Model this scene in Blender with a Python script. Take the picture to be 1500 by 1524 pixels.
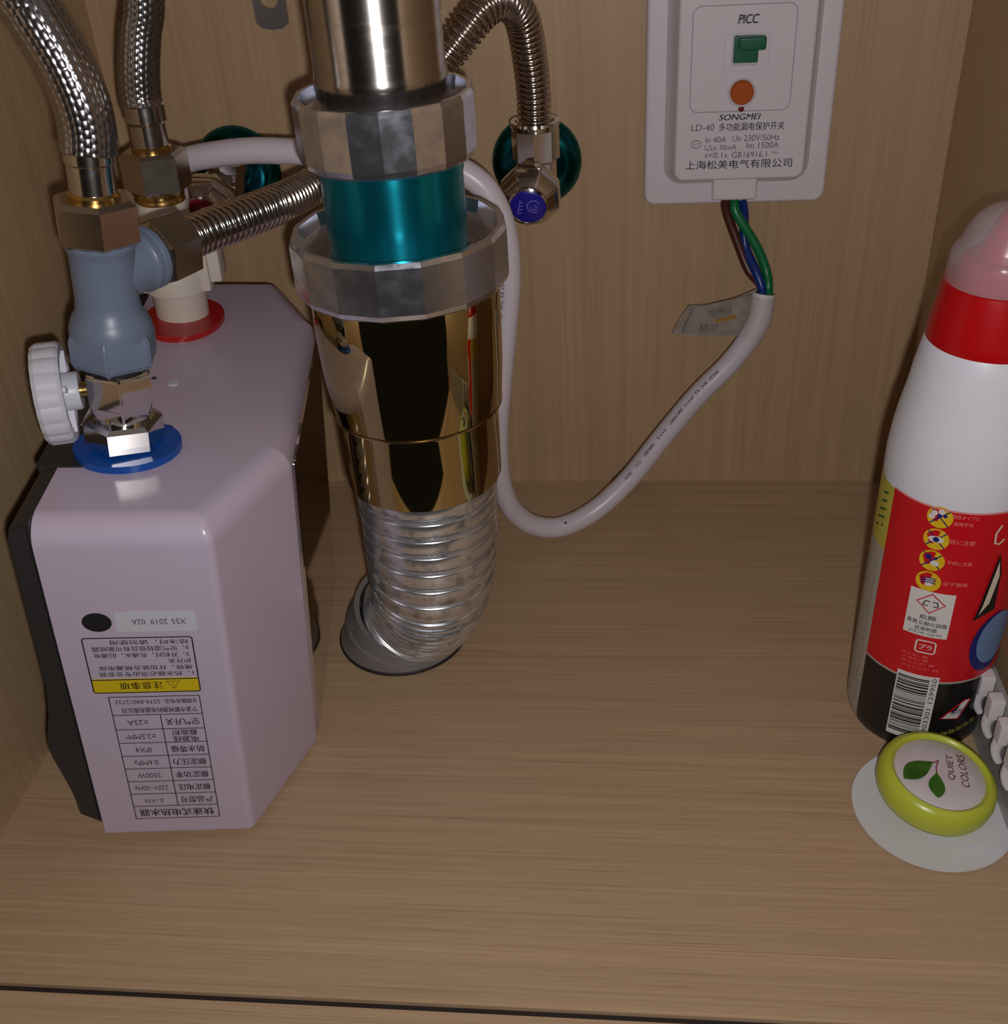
import bpy, bmesh, math, random
from mathutils import Vector, Matrix, noise
random.seed(4)
for o in list(bpy.data.objects): bpy.data.objects.remove(o)
SC = bpy.context.scene
COL = SC.collection
PI = math.pi
W = 0.5                                   # inner width of the cabinet
# ------------------------------------------------------------------ camera
CAM = Vector((0.30713, -0.66911, 0.42979))
CR = Vector((0.99484906, 0.08509558, -0.05508259))
CU = Vector((-0.00254773, 0.56421432, 0.82562444))
CF = Vector((-0.10133537, 0.82123136, -0.56152489))
FPX = 1631.35
cd = bpy.data.cameras.new('camera'); cam = bpy.data.objects.new('camera', cd); COL.objects.link(cam)
cd.sensor_fit = 'HORIZONTAL'; cd.sensor_width = 36.0; cd.lens = FPX / 1500 * 36.0
cd.clip_start = 0.01; cd.clip_end = 50
cam.matrix_world = Matrix(((CR.x, CU.x, -CF.x, CAM.x), (CR.y, CU.y, -CF.y, CAM.y), (CR.z, CU.z, -CF.z, CAM.z), (0, 0, 0, 1)))
SC.camera = cam
# ------------------------------------------------------------------ world, light, exposure
wd = bpy.data.worlds.new('dim_room'); SC.world = wd; wd.use_nodes = True
wd.node_tree.nodes['Background'].inputs[0].default_value = (1.0, 0.86, 0.72, 1)
wd.node_tree.nodes['Background'].inputs[1].default_value = 0.008
fl = bpy.data.lights.new('phone_flash', 'POINT'); fl.energy = 4.9; fl.color = (1.0, 0.965, 0.97); fl.shadow_soft_size = 0.0045
flo = bpy.data.objects.new('phone_flash', fl); COL.objects.link(flo)
flo.location = CAM + CR * 0.010 - CU * 0.016 - CF * 0.004
vs = SC.view_settings
vs.view_transform = 'Standard'; vs.look = 'None'; vs.exposure = 0.0; vs.gamma = 1.0; vs.use_curve_mapping = False

# ------------------------------------------------------------------ pixel -> place
def ray(px, py): return CF + CR * ((px - 750) / FPX) - CU * ((py - 762) / FPX)
def on_axis(px, py, ax, v):
    d = ray(px, py); return CAM + d * ((v - CAM[ax]) / d[ax])
def at_x(px, py, v): return on_axis(px, py, 0, v)
def at_y(px, py, v): return on_axis(px, py, 1, v)
def at_z(px, py, v): return on_axis(px, py, 2, v)

# ------------------------------------------------------------------ materials
def mat(name, col, rough=0.5, metal=0.0, **kw):
    m = bpy.data.materials.new(name); m.use_nodes = True
    b = m.node_tree.nodes['Principled BSDF']
    b.inputs['Base Color'].default_value = (*col, 1); b.inputs['Roughness'].default_value = rough
    b.inputs['Metallic'].default_value = metal
    for k, v in kw.items(): b.inputs[k.replace('_', ' ')].default_value = v
    return m
def nd(m, t, **kw):
    n = m.node_tree.nodes.new(t)
    for k, v in kw.items(): setattr(n, k, v)
    return n
def wood(name, scale, c1, c2, c3, rough=0.42):
    m = mat(name, c1, rough); nt = m.node_tree; L = nt.links.new; b = nt.nodes['Principled BSDF']
    tc = nd(m, 'ShaderNodeTexCoord')
    def layer(k, det, lo, hi):
        mp = nd(m, 'ShaderNodeMapping'); mp.inputs['Scale'].default_value = [s * k for s in scale]; mp.inputs['Location'].default_value = (k * 3.1, k, k * 7.7)
        n = nd(m, 'ShaderNodeTexNoise'); n.inputs['Scale'].default_value = 1; n.inputs['Detail'].default_value = det; n.inputs['Roughness'].default_value = 0.6
        L(tc.outputs['Object'], mp.inputs['Vector']); L(mp.outputs[0], n.inputs['Vector'])
        r = nd(m, 'ShaderNodeMapRange'); r.inputs[1].default_value = lo; r.inputs[2].default_value = hi
        L(n.outputs['Fac'], r.inputs[0]); return r
    a = layer(1.0, 6, 0.35, 0.65); s = layer(1.7, 3, 0.56, 0.72); w = layer(0.28, 3, 0.3, 0.7)
    m1 = nd(m, 'ShaderNodeMix', data_type='RGBA'); m1.inputs['A'].default_value = (*c1, 1); m1.inputs['B'].default_value = (*c2, 1); L(a.outputs[0], m1.inputs['Factor'])
    m2 = nd(m, 'ShaderNodeMix', data_type='RGBA'); m2.inputs['B'].default_value = (*c3, 1); L(m1.outputs['Result'], m2.inputs['A'])
    mul = nd(m, 'ShaderNodeMath', operation='MULTIPLY'); mul.inputs[1].default_value = 0.75; L(s.outputs[0], mul.inputs[0]); L(mul.outputs[0], m2.inputs['Factor'])
    hs = nd(m, 'ShaderNodeHueSaturation'); L(m2.outputs['Result'], hs.inputs['Color'])
    vr = nd(m, 'ShaderNodeMapRange'); vr.inputs[3].default_value = 0.93; vr.inputs[4].default_value = 1.07; L(w.outputs[0], vr.inputs[0]); L(vr.outputs[0], hs.inputs['Value'])
    L(hs.outputs[0], b.inputs['Base Color'])
    bp = nd(m, 'ShaderNodeBump'); bp.inputs['Strength'].default_value = 0.06; bp.inputs['Distance'].default_value = 0.001
    L(a.outputs[0], bp.inputs['Height']); L(bp.outputs[0], b.inputs['Normal'])
    return m
def speckle(m, scale, lo, hi, col2, rough2=None, bump=0.0, stretch=(1, 1, 1)):
    nt = m.node_tree; L = nt.links.new; b = nt.nodes['Principled BSDF']
    tc = nd(m, 'ShaderNodeTexCoord'); mp = nd(m, 'ShaderNodeMapping'); mp.inputs['Scale'].default_value = stretch
    n = nd(m, 'ShaderNodeTexNoise'); n.inputs['Scale'].default_value = scale; n.inputs['Detail'].default_value = 4
    L(tc.outputs['Object'], mp.inputs[0]); L(mp.outputs[0], n.inputs['Vector'])
    r = nd(m, 'ShaderNodeMapRange'); r.inputs[1].default_value = lo; r.inputs[2].default_value = hi; L(n.outputs['Fac'], r.inputs[0])
    x = nd(m, 'ShaderNodeMix', data_type='RGBA'); x.inputs['A'].default_value = b.inputs['Base Color'].default_value; x.inputs['B'].default_value = (*col2, 1)
    L(r.outputs[0], x.inputs['Factor']); L(x.outputs['Result'], b.inputs['Base Color'])
    if rough2 is not None:
        q = nd(m, 'ShaderNodeMapRange'); q.inputs[3].default_value = b.inputs['Roughness'].default_value; q.inputs[4].default_value = rough2
        L(r.outputs[0], q.inputs[0]); L(q.outputs[0], b.inputs['Roughness'])
    if bump:
        bp = nd(m, 'ShaderNodeBump'); bp.inputs['Strength'].default_value = bump; bp.inputs['Distance'].default_value = 0.0005
        L(n.outputs['Fac'], bp.inputs['Height']); L(bp.outputs[0], b.inputs['Normal'])
    return m
WC = ((0.52, 0.36, 0.22), (0.455, 0.305, 0.18), (0.33, 0.20, 0.11))
M = {}
M['wood_v'] = wood('wood_vertical_grain', (340, 340, 5), (0.49, 0.338, 0.196), (0.45, 0.302, 0.168), (0.40, 0.262, 0.142))
M['wood_h'] = wood('wood_floor_grain', (6, 760, 760), *WC)
M['plastic_white'] = mat('white_plastic', (0.72, 0.67, 0.71), 0.35)
M['plastic_tab'] = mat('white_plastic_tab', (0.74, 0.70, 0.73), 0.4)
M['lilac'] = mat('pale_lilac_plastic', (0.56, 0.475, 0.59), 0.27)
M['charcoal'] = mat('charcoal_plastic', (0.030, 0.028, 0.028), 0.45)
M['black'] = mat('black_print', (0.012, 0.011, 0.014), 0.6)
M['ink'] = mat('dark_ink', (0.055, 0.045, 0.065), 0.6)
M['ink_grey'] = mat('grey_ink', (0.12, 0.10, 0.12), 0.6)
M['groove'] = mat('grey_groove', (0.40, 0.36, 0.39), 0.6)
M['yellow'] = mat('yellow_print', (0.70, 0.52, 0.01), 0.5)
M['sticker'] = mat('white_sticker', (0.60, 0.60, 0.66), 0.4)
M['blue_gasket'] = mat('blue_plastic', (0.005, 0.075, 0.36), 0.3)
M['red_gasket'] = mat('red_plastic', (0.42, 0.012, 0.012), 0.3)
M['bluegrey'] = mat('blue_grey_plastic', (0.155, 0.195, 0.275), 0.38)
M['cream'] = mat('cream_white_plastic', (0.66, 0.60, 0.52), 0.4)
M['wheel'] = mat('white_wheel_plastic', (0.62, 0.63, 0.70), 0.35)
M['chrome'] = mat('chrome', (0.72, 0.70, 0.68), 0.10, 1.0)
M['chrome_worn'] = speckle(mat('worn_chrome', (0.78, 0.80, 0.88), 0.20, 0.97), 130, 0.45, 0.80, (0.54, 0.56, 0.64), 0.34, 0.05)
M['steel'] = speckle(mat('brushed_steel', (0.56, 0.53, 0.50), 0.20, 1.0, Anisotropic=0.5, Anisotropic_Rotation=0.25), 60, 0.5, 0.8, (0.46, 0.43, 0.40), 0.28, 0.02, (1, 1, 5))
M['corr'] = mat('corrugated_steel', (0.52, 0.45, 0.40), 0.19, 1.0)
M['braid'] = mat('braided_steel', (0.35, 0.33, 0.33), 0.25, 1.0)
M['dull_nut'] = speckle(mat('nickel_nut', (0.54, 0.47, 0.39), 0.24, 1.0), 60, 0.45, 0.8, (0.44, 0.38, 0.32), 0.30, 0.02)
M['brass'] = mat('brass', (0.58, 0.38, 0.13), 0.24, 1.0)
M['gap_shade'] = mat('painted_gap_shade', (0.02, 0.012, 0.010), 0.8)
M['gold'] = mat('gold_mirror', (0.50, 0.41, 0.21), 0.04, 1.0)
M['gold_edge'] = mat('gold_edge', (0.62, 0.50, 0.32), 0.25, 1.0)
M['teal'] = mat('teal_anodised', (0.008, 0.34, 0.44), 0.30, 0.88, Anisotropic=0.85, Anisotropic_Rotation=0.25)
M['teal_dark'] = mat('teal_flange', (0.01, 0.13, 0.17), 0.2, 1.0)
M['flexhose'] = speckle(mat('galvanised_flex', (0.76, 0.79, 0.84), 0.24, 0.90), 130, 0.50, 0.72, (0.30, 0.31, 0.32), 0.40, 0.10)
M['flange_grey'] = mat('grey_steel_flange', (0.30, 0.28, 0.27), 0.36, 0.45)
M['rubber'] = mat('black_rubber', (0.012, 0.010, 0.010), 0.6)
M['cable'] = mat('white_cable_sheath', (0.66, 0.60, 0.66), 0.32)
M['w_green'] = mat('green_wire', (0.0, 0.16, 0.05), 0.35)
M['w_blue'] = mat('blue_wire', (0.005, 0.03, 0.20), 0.35)
M['w_brown'] = mat('brown_wire', (0.075, 0.02, 0.014), 0.35)
M['green_switch'] = mat('green_switch', (0.006, 0.115, 0.055), 0.35)
M['orange'] = mat('orange_button', (0.44, 0.085, 0.0), 0.35)
M['led'] = mat('red_lamp', (0.20, 0.012, 0.03), 0.3)
M['red'] = mat('red_print', (0.60, 0.004, 0.012), 0.32)
M['red_cap'] = mat('red_collar', (0.50, 0.003, 0.006), 0.28)
M['blackp'] = mat('black_label', (0.010, 0.009, 0.010), 0.25)
M['bottle_white'] = mat('white_bottle', (0.78, 0.78, 0.85), 0.36, Subsurface_Weight=0.05)
M['silver'] = mat('silver_print', (0.42, 0.38, 0.33), 0.4)
M['pink_ink'] = mat('pink_ink', (0.75, 0.25, 0.24), 0.5)
M['yellow_ic'] = mat('yellow_icon', (0.75, 0.50, 0.01), 0.45)
M['white_ink'] = mat('white_ink', (0.72, 0.70, 0.68), 0.5)
M['navy'] = mat('navy_ink', (0.01, 0.015, 0.16), 0.4)
M['sky_ink'] = mat('pale_blue_ink', (0.15, 0.26, 0.48), 0.4)
M['cream_ink'] = mat('cream_ink', (0.70, 0.62, 0.50), 0.45)
M['yellow_green'] = mat('yellow_green_print', (0.52, 0.46, 0.06), 0.45)
M['green_ink'] = mat('dark_green_ink', (0.03, 0.10, 0.02), 0.5)
M['lime'] = mat('lime_plastic', (0.52, 0.57, 0.05), 0.30)
M['disc'] = mat('pale_disc', (0.64, 0.59, 0.60), 0.16)
M['leaf'] = speckle(mat('leaf_green', (0.045, 0.16, 0.012), 0.4), 160, 0.4, 0.65, (0.02, 0.10, 0.008))
M['maroon'] = mat('maroon_ink', (0.25, 0.04, 0.04), 0.5)
M['paper'] = mat('white_card', (0.70, 0.70, 0.72), 0.6)
M['dish'] = mat('milky_plastic', (0.82, 0.81, 0.84), 0.4, Alpha=0.86)
M['smoke'] = mat('smoky_clear_plastic', (0.48, 0.47, 0.47), 0.25, Alpha=0.66)
M['hook'] = mat('white_hook_plastic', (0.72, 0.68, 0.70), 0.35)
M['panel'] = mat('dark_mirror_panel', (0.66, 0.62, 0.60), 0.05, 1.0)
M['knob'] = mat('dark_grey_knob', (0.055, 0.05, 0.048), 0.35)
M['orange_mark'] = mat('orange_red_mark', (0.55, 0.07, 0.02), 0.4)
M['strap'] = mat('grey_steel_strap', (0.30, 0.29, 0.30), 0.36, 1.0)
M['blue_cap'] = mat('deep_blue_cap', (0.018, 0.012, 0.30), 0.3)
M['blue_cap_mark'] = mat('pale_blue_mark', (0.13, 0.12, 0.50), 0.4)
M['red_dot'] = mat('red_valve_cap', (0.35, 0.01, 0.03), 0.3)
M['tag'] = speckle(mat('clear_tape_tag', (0.42, 0.37, 0.33), 0.4, Alpha=0.75), 120, 0.4, 0.7, (0.33, 0.28, 0.22))
M['tape'] = mat('pale_tape', (0.60, 0.56, 0.56), 0.35)
cap_m = mat('milky_cap', (0.66, 0.55, 0.58), 0.22, Alpha=0.36); M['cap'] = cap_m
M['nozzle'] = mat('red_nozzle', (0.50, 0.008, 0.05), 0.3)
M['ceil'] = mat('grey_underside', (0.35, 0.33, 0.31), 0.6)

# ------------------------------------------------------------------ mesh helpers
def obj(name, bm, m, parent=None, ang=35, local=False):
    """link a bmesh as ONE mesh object; world coordinates unless local"""
    bmesh.ops.recalc_face_normals(bm, faces=bm.faces[:])
    if parent is not None and not local:
        bm.transform(parent.matrix_basis.inverted())
    me = bpy.data.meshes.new(name); bm.to_mesh(me); bm.free()
    for p in me.polygons: p.use_smooth = True
    me.set_sharp_from_angle(angle=math.radians(ang))
    o = bpy.data.objects.new(name, me); COL.objects.link(o)
    me.materials.append(M[m] if isinstance(m, str) else m)
    if parent is not None: o.parent = parent
    if name in ('casing', 'base_plate', 'cover', 'cable_tab', 'hook', 'back_shell', 'toggle_switch', 'hanging_strap'):
        w = o.modifiers.new('weighted_normals', 'WEIGHTED_NORMAL'); w.keep_sharp = True
    return o
def sub(name, bm, m, part, root, ang=35, local=False):
    """a sub-part: child of a part (parts have identity transform under root)"""
    o = obj(name, bm, m, root, ang, local); o.parent = part; return o
def thing(name, label, cat, loc=(0, 0, 0), rot=(0, 0, 0), group=None):
    o = bpy.data.objects.new(name, None); COL.objects.link(o)
    o.location = loc; o.rotation_euler = rot; o.empty_display_size = 0.02
    o.matrix_basis = Matrix.LocRotScale(Vector(loc), __import__('mathutils').Euler(rot), None)
    o['label'] = label; o['category'] = cat
    if group: o['group'] = group
    return o
def tag(o, label, cat, group=None):
    o['label'] = label; o['category'] = cat
    if group: o['group'] = group
    return o
def struct(name, bm, m, label):
    o = obj(name, bm, m); o['kind'] = 'structure'; o['label'] = label; o['category'] = name.split('_')[0]; return o
def box(bm, x0, x1, y0, y1, z0, z1, mt=None):
    r = bmesh.ops.create_cube(bm, size=1)
    T = Matrix.Translation(((x0 + x1) / 2, (y0 + y1) / 2, (z0 + z1) / 2)) @ Matrix.Diagonal((x1 - x0, y1 - y0, z1 - z0, 1))
    bmesh.ops.transform(bm, matrix=(mt @ T if mt else T), verts=r['verts']); return r['verts']
def rbox(x0, x1, y0, y1, z0, z1, r=0.001, seg=2, mt=None):
    bm = bmesh.new(); box(bm, x0, x1, y0, y1, z0, z1)
    bmesh.ops.bevel(bm, geom=bm.edges[:], offset=r, segments=seg, profile=0.5, affect='EDGES')
    if mt: bm.transform(mt)
    return bm
def frame(z):
    z = Vector(z).normalized(); a = Vector((0, 0, 1)) if abs(z.z) < 0.9 else Vector((1, 0, 0))
    x = a.cross(z).normalized(); return x, z.cross(x), z
def placed(origin, zdir, xdir=None):
    z = Vector(zdir).normalized()
    if xdir is None: x, y, z = frame(z)
    else:
        x = Vector(xdir); x = (x - z * x.dot(z)).normalized(); y = z.cross(x)
    o = Vector(origin)
    return Matrix(((x.x, y.x, z.x, o.x), (x.y, y.y, z.y, o.y), (x.z, y.z, z.z, o.z), (0, 0, 0, 1)))
def lathe(prof, n=48, mt=None, bm=None, close=False, rmul=None):
    """prof = [(r, z)...]; r==0 collapses to one vertex"""
    bm = bm or bmesh.new(); rings = []; new = []
    for r, z in prof:
        if r <= 1e-7: ring = [bm.verts.new((0, 0, z))]
        else:
            ring = []
            for i in range(n):
                a = 2 * PI * i / n; k = rmul(a, z) if rmul else 1
                ring.append(bm.verts.new((r * k * math.cos(a), r * k * math.sin(a), z)))
        rings.append(ring); new += ring
    if close: rings.append(rings[0])
    for A, B in zip(rings, rings[1:]):
        if len(A) == 1 and len(B) == 1: continue
        for i in range(n):
            j = (i + 1) % n
            if len(A) == 1: bm.faces.new((A[0], B[i], B[j]))
            elif len(B) == 1: bm.faces.new((A[i], A[j], B[0]))
            else: bm.faces.new((A[i], A[j], B[j], B[i]))
    if mt: bmesh.ops.transform(bm, matrix=mt, verts=new)
    return bm
def solid(prof): return [(0, prof[0][1])] + list(prof) + [(0, prof[-1][1])]
def facet_nut(n, R, z0, z1, rin, mt, lip=0.0, cham=0.0012, phase=0.0):
    """prism nut with n flats, chamfered round ends and a bore"""
    c = math.cos(PI / n)
    prof = [(rin, z0), (R * c * 0.985, z0), (R, z0 + cham), (R, z1 - cham), (R * c * 0.985, z1), (rin, z1)]
    T = mt @ Matrix.Rotation(phase, 4, 'Z')
    return lathe(prof, n, T, close=True)
def spline(P, step=0.0008):
    P = [Vector(p) for p in P]; Q = [P[0] * 2 - P[1]] + P + [P[-1] * 2 - P[-2]]; out = []
    for i in range(1, len(Q) - 2):
        a, b, c, d = Q[i - 1:i + 3]; n = max(6, int((c - b).length / step))
        for k in range(n):
            t = k / n
            out.append(0.5 * ((2 * b) + (c - a) * t + (2 * a - 5 * b + 4 * c - d) * t * t + (3 * b - a - 3 * c + d) * t ** 3))
    out.append(P[-1]); return resample(out, step)
def resample(P, step):
    L = [0]
    for a, b in zip(P, P[1:]): L.append(L[-1] + (b - a).length)
    n = max(2, int(L[-1] / step)); out = []; k = 0
    for i in range(n + 1):
        s = L[-1] * i / n
        while k < len(L) - 2 and L[k + 1] < s: k += 1
        t = (s - L[k]) / max(1e-9, L[k + 1] - L[k]); out.append(P[k].lerp(P[k + 1], t))
    return out
def frames(P, up=Vector((0, 0, 1))):
    T = []
    for i in range(len(P)): T.append((P[min(i + 1, len(P) - 1)] - P[max(i - 1, 0)]).normalized())
    x = up - T[0] * up.dot(T[0])
    if x.length < 1e-3: x = Vector((1, 0, 0)) - T[0] * T[0].x
    x.normalize(); F = []
    for t in T:
        x = (x - t * x.dot(t)).normalized(); F.append((x, t.cross(x), t))
    return F
def tube(P, rf, n=20, bm=None, caps=True):
    bm = bm or bmesh.new(); F = frames(P); rings = []; s = 0
    for i, p in enumerate(P):
        if i: s += (p - P[i - 1]).length
        x, y, t = F[i]
        ring = []
        for k in range(n):
            a = 2 * PI * k / n; r = rf(s, a) if callable(rf) else rf
            ring.append(bm.verts.new(p + (x * math.cos(a) + y * math.sin(a)) * r))
        rings.append(ring)
    for A, B in zip(rings, rings[1:]):
        for k in range(n): bm.faces.new((A[k], A[(k + 1) % n], B[(k + 1) % n], B[k]))
    if caps: bm.faces.new(rings[0][::-1]); bm.faces.new(rings[-1])
    return bm
def braid_r(R, n=22, p=0.0034, amp=0.00036):
    def f(s, a):
        u = a * n / (2 * PI); c = math.floor(u + 1e-6); fu = u - c; v = s / p + 0.5 * (c % 2); fv = v - math.floor(v)
        return R - amp + amp * math.sqrt(max(0, math.sin(PI * fu))) * math.sqrt(max(0, math.sin(PI * fv)))
    return f
def corr_r(R, p=0.0033, amp=0.0022): return lambda s, a: R - amp * (0.5 - 0.5 * math.cos(2 * PI * s / p)) ** 2.2
def prism(poly, h0, h1, f):
    """polygon (u,v) extruded from h0 to h1; f(u,v,h)->Vector"""
    bm = bmesh.new(); A = [bm.verts.new(f(u, v, h0)) for u, v in poly]; B = [bm.verts.new(f(u, v, h1)) for u, v in poly]
    n = len(poly); bm.faces.new(A[::-1]); bm.faces.new(B)
    for i in range(n): bm.faces.new((A[i], A[(i + 1) % n], B[(i + 1) % n], B[i]))
    return bm
def rrect(x0, x1, y0, y1, r, n=6):
    out = []
    for cx, cy, a0 in ((x1 - r, y1 - r, 0), (x0 + r, y1 - r, 90), (x0 + r, y0 + r, 180), (x1 - r, y0 + r, 270)):
        for k in range(n + 1):
            a = math.radians(a0 + 90 * k / n); out.append((cx + r * math.cos(a), cy + r * math.sin(a)))
    return out
def circ(cx, cy, rx, ry=None, n=40): return [(cx + rx * math.cos(2 * PI * k / n), cy + (ry or rx) * math.sin(2 * PI * k / n)) for k in range(n)]
def flat(bm, poly, f):
    """a flat printed patch; f(u,v)->Vector"""
    bm.faces.new([bm.verts.new(f(u, v)) for u, v in poly]); return bm
def strip(bm, pts, w, f, closed=False):
    """a printed line of width w along (u,v) points"""
    n = len(pts); V = []
    for i, (u, v) in enumerate(pts):
        a = pts[(i - 1) % n] if closed or i > 0 else pts[i]; b = pts[(i + 1) % n] if closed or i < n - 1 else pts[i]
        dx, dy = b[0] - a[0], b[1] - a[1]; l = math.hypot(dx, dy) or 1; nx, ny = -dy / l * w / 2, dx / l * w / 2
        V.append((bm.verts.new(f(u + nx, v + ny)), bm.verts.new(f(u - nx, v - ny))))
    for i in range(n if closed else n - 1):
        a, b = V[i], V[(i + 1) % n]; bm.faces.new((a[0], b[0], b[1], a[1]))
    return bm
_tc = {}
def glyphs(s, bold=0.0):
    """flat text outline: verts (u,v), faces, width, at size 1 with its own box centred on 0"""
    key = (s, bold)
    if key in _tc: return _tc[key]
    c = bpy.data.curves.new('t', 'FONT'); c.body = s; c.resolution_u = 3; c.offset = bold
    o = bpy.data.objects.new('t', c); COL.objects.link(o); bpy.context.view_layer.update()
    me = bpy.data.meshes.new_from_object(o.evaluated_get(bpy.context.evaluated_depsgraph_get()))
    V = [(v.co.x, v.co.y) for v in me.vertices]; Fc = [tuple(p.vertices) for p in me.polygons]
    bpy.data.objects.remove(o); bpy.data.curves.remove(c); bpy.data.meshes.remove(me)
    x0 = min(v[0] for v in V); x1 = max(v[0] for v in V); y0 = min(v[1] for v in V); y1 = max(v[1] for v in V)
    V = [(u - (x0 + x1) / 2, v - (y0 + y1) / 2) for u, v in V]
    _tc[key] = (V, Fc, x1 - x0, y1 - y0); return _tc[key]
def text(bm, s, u0, v0, f, width=None, height=None, bold=0.0, shear=0.0):
    """text centred on (u0,v0), stretched to width x height, laid on the surface f(u,v)"""
    V, Fc, w, h = glyphs(s)
    if width and height: kx, ky = width / w, height / h
    elif width: kx = ky = width / w
    else: kx = ky = height / h
    for off in ((-1, 1) if bold else (0,)):
        vs_ = [bm.verts.new(f(u0 + u * kx + v * ky * shear + off * ky * h * bold, v0 + v * ky)) for u, v in V]
        for fc in Fc:
            try: bm.faces.new([vs_[i] for i in fc])
            except ValueError: pass
    return bm

# ================================================================== THE CABINET
ZT = 0.56
bm = bmesh.new(); box(bm, -0.016, W + 0.016, 0, 0.016, -0.016, ZT); struct('wall_back', bm, 'wood_v', 'light oak laminate back panel of the cabinet')
bm = bmesh.new(); box(bm, -0.016, 0, -0.432, 0, -0.016, ZT); struct('wall_left', bm, 'wood_v', 'light oak laminate side panel beside the heater')
bm = bmesh.new(); box(bm, W, W + 0.016, -0.432, 0, -0.016, ZT); struct('wall_right', bm, 'wood_v', 'light oak laminate side panel beside the bottle')
bm = bmesh.new(); box(bm, 0, W, -0.4085, 0, -0.016, 0); struct('floor', bm, 'wood_h', 'light oak laminate cabinet floor with streaky grain')
bm = bmesh.new(); box(bm, 0, W, -0.432, -0.4112, -0.016, -0.0015); struct('trim_1', bm, 'wood_h', 'light oak front rail along the cabinet floor')
bm = bmesh.new(); box(bm, 0, W, -0.4112, -0.4086, -0.016, -0.0022); struct('trim_2', bm, 'gap_shade', 'dark strip painted as the shade in the gap between cabinet floor and front rail')  # dark filler box added so the open gap looks shaded
bm = bmesh.new(); box(bm, -0.016, W + 0.016, -0.432, 0.016, ZT, ZT + 0.012); struct('ceiling', bm, 'ceil', 'underside of the worktop above the cabinet')

# ================================================================== WATER HEATER
HL, HR = Vector((0.1295, -0.3241, 0.0035)), (-0.0097, 0.083, 0.1491)
HW, HA, HB, HM, HH = 0.0709, 0.0267, 0.0594, 0.145, 0.1824
heater = thing('water_heater', 'pale lilac box water heater with printed labels and charcoal back shell', 'water heater', HL, HR)
HMX = heater.matrix_basis.copy(); HMI = HMX.inverted()
def hloc(px, py, ax, v):
    """pixel -> heater coordinates, on the heater plane where axis ax equals v"""
    o = HMI @ CAM; d = HMI.to_3x3() @ ray(px, py); return o + d * ((v - o[ax]) / d[ax])
HLEN = 2 * HB + HM
PLAN = [(-HW, 0), (0, 0), (HA, HB), (HA, HB + HM), (0, HLEN), (-HW, HLEN)]
def inset_plan(d, rc=0.0045, n=5):
    """the heater's plan moved in by d (the flat side against the back shell stays), corners rounded"""
    N = len(PLAN); lines = []
    for k in range(N):
        (x0, y0), (x1, y1) = PLAN[k], PLAN[(k + 1) % N]; l = math.hypot(x1 - x0, y1 - y0); tx, ty = (x1 - x0) / l, (y1 - y0) / l
        nx, ny = -ty, tx; dd = 0 if k == N - 1 else d
        lines.append((x0 + nx * dd, y0 + ny * dd, tx, ty))
    P = []
    for k in range(N):
        ax, ay, tx, ty = lines[k - 1]; bx, by, ux, uy = lines[k]; den = tx * uy - ty * ux; t = ((bx - ax) * uy - (by - ay) * ux) / den
        P.append((ax + tx * t, ay + ty * t, tx, ty, ux, uy))
    out = []; r = max(rc - d * 0.3, 0.0015)
    for k, (x, y, tx, ty, ux, uy) in enumerate(P):
        if k in (0, N - 1): out.append((x, y)); continue
        ang = math.acos(max(-1, min(1, tx * ux + ty * uy))); c = r * math.tan(ang / 2)
        for q in range(n + 1):
            w = q / n; a0x, a0y, a1x, a1y = x - tx * c, y - ty * c, x + ux * c, y + uy * c
            out.append(((1 - w) ** 2 * a0x + 2 * w * (1 - w) * x + w * w * a1x, (1 - w) ** 2 * a0y + 2 * w * (1 - w) * y + w * w * a1y))
    return out
bm = bmesh.new(); FR = 0.0115; lay = [(0.0018, 0.0), (0.0005, 0.0006), (0.0, 0.0020)]
lay += [(FR * (1 - math.cos(t)), HH - FR + FR * math.sin(t)) for t in [PI / 2 * k / 8 for k in range(9)]]
rings = [[bm.verts.new((u, v, z)) for u, v in inset_plan(d)] for d, z in lay]
for A, B in zip(rings, rings[1:]):
    for k in range(len(A)): bm.faces.new((A[k], A[(k + 1) % len(A)], B[(k + 1) % len(A)], B[k]))
bm.faces.new(rings[0][::-1]); bm.faces.new(rings[-1])
casing = obj('casing', bm, 'lilac', heater, 40, local=True)
# charcoal back shell against the cabinet side
poly = [(-HW - 0.0002, 0.0066), (-0.0812, 0.0135), (-0.0815, 0.0288), (-0.0832, 0.038), (-0.0862, 0.053), (-0.0866, 0.0585), (-0.0858, 0.067), (-0.0829, 0.079),
        (-0.0808, 0.095), (-0.0805, 0.113), (-0.0805, 0.1745), (-0.0788, 0.1800), (-0.0755, 0.1822), (-HW - 0.0002, 0.1824)]
bm = prism(poly, 0.0008, HLEN - 0.002, lambda u, v, h: Vector((u, h, v)))
bmesh.ops.bevel(bm, geom=[e for e in bm.edges if abs(e.verts[0].co.y - e.verts[1].co.y) < 1e-6], offset=0.0012, segments=2, affect='EDGES')
shell = obj('back_shell', bm, 'charcoal', heater, 35, local=True); shell['label'] = 'charcoal back shell'
# charcoal mounting tongue that reaches in under the inlet
tongue = rrect(-0.0802, -0.028, 0.0445, 0.0810, 0.003)
bm = prism(tongue, HH - 0.002, HH + 0.0007, lambda u, v, h: Vector((u, v, h)))
obj('inlet_mount', bm, 'charcoal', heater, 35, local=True)
INL = Vector((-0.0450, 0.0605, HH)); OUT = Vector((-0.0455, 0.2050, HH))
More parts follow.
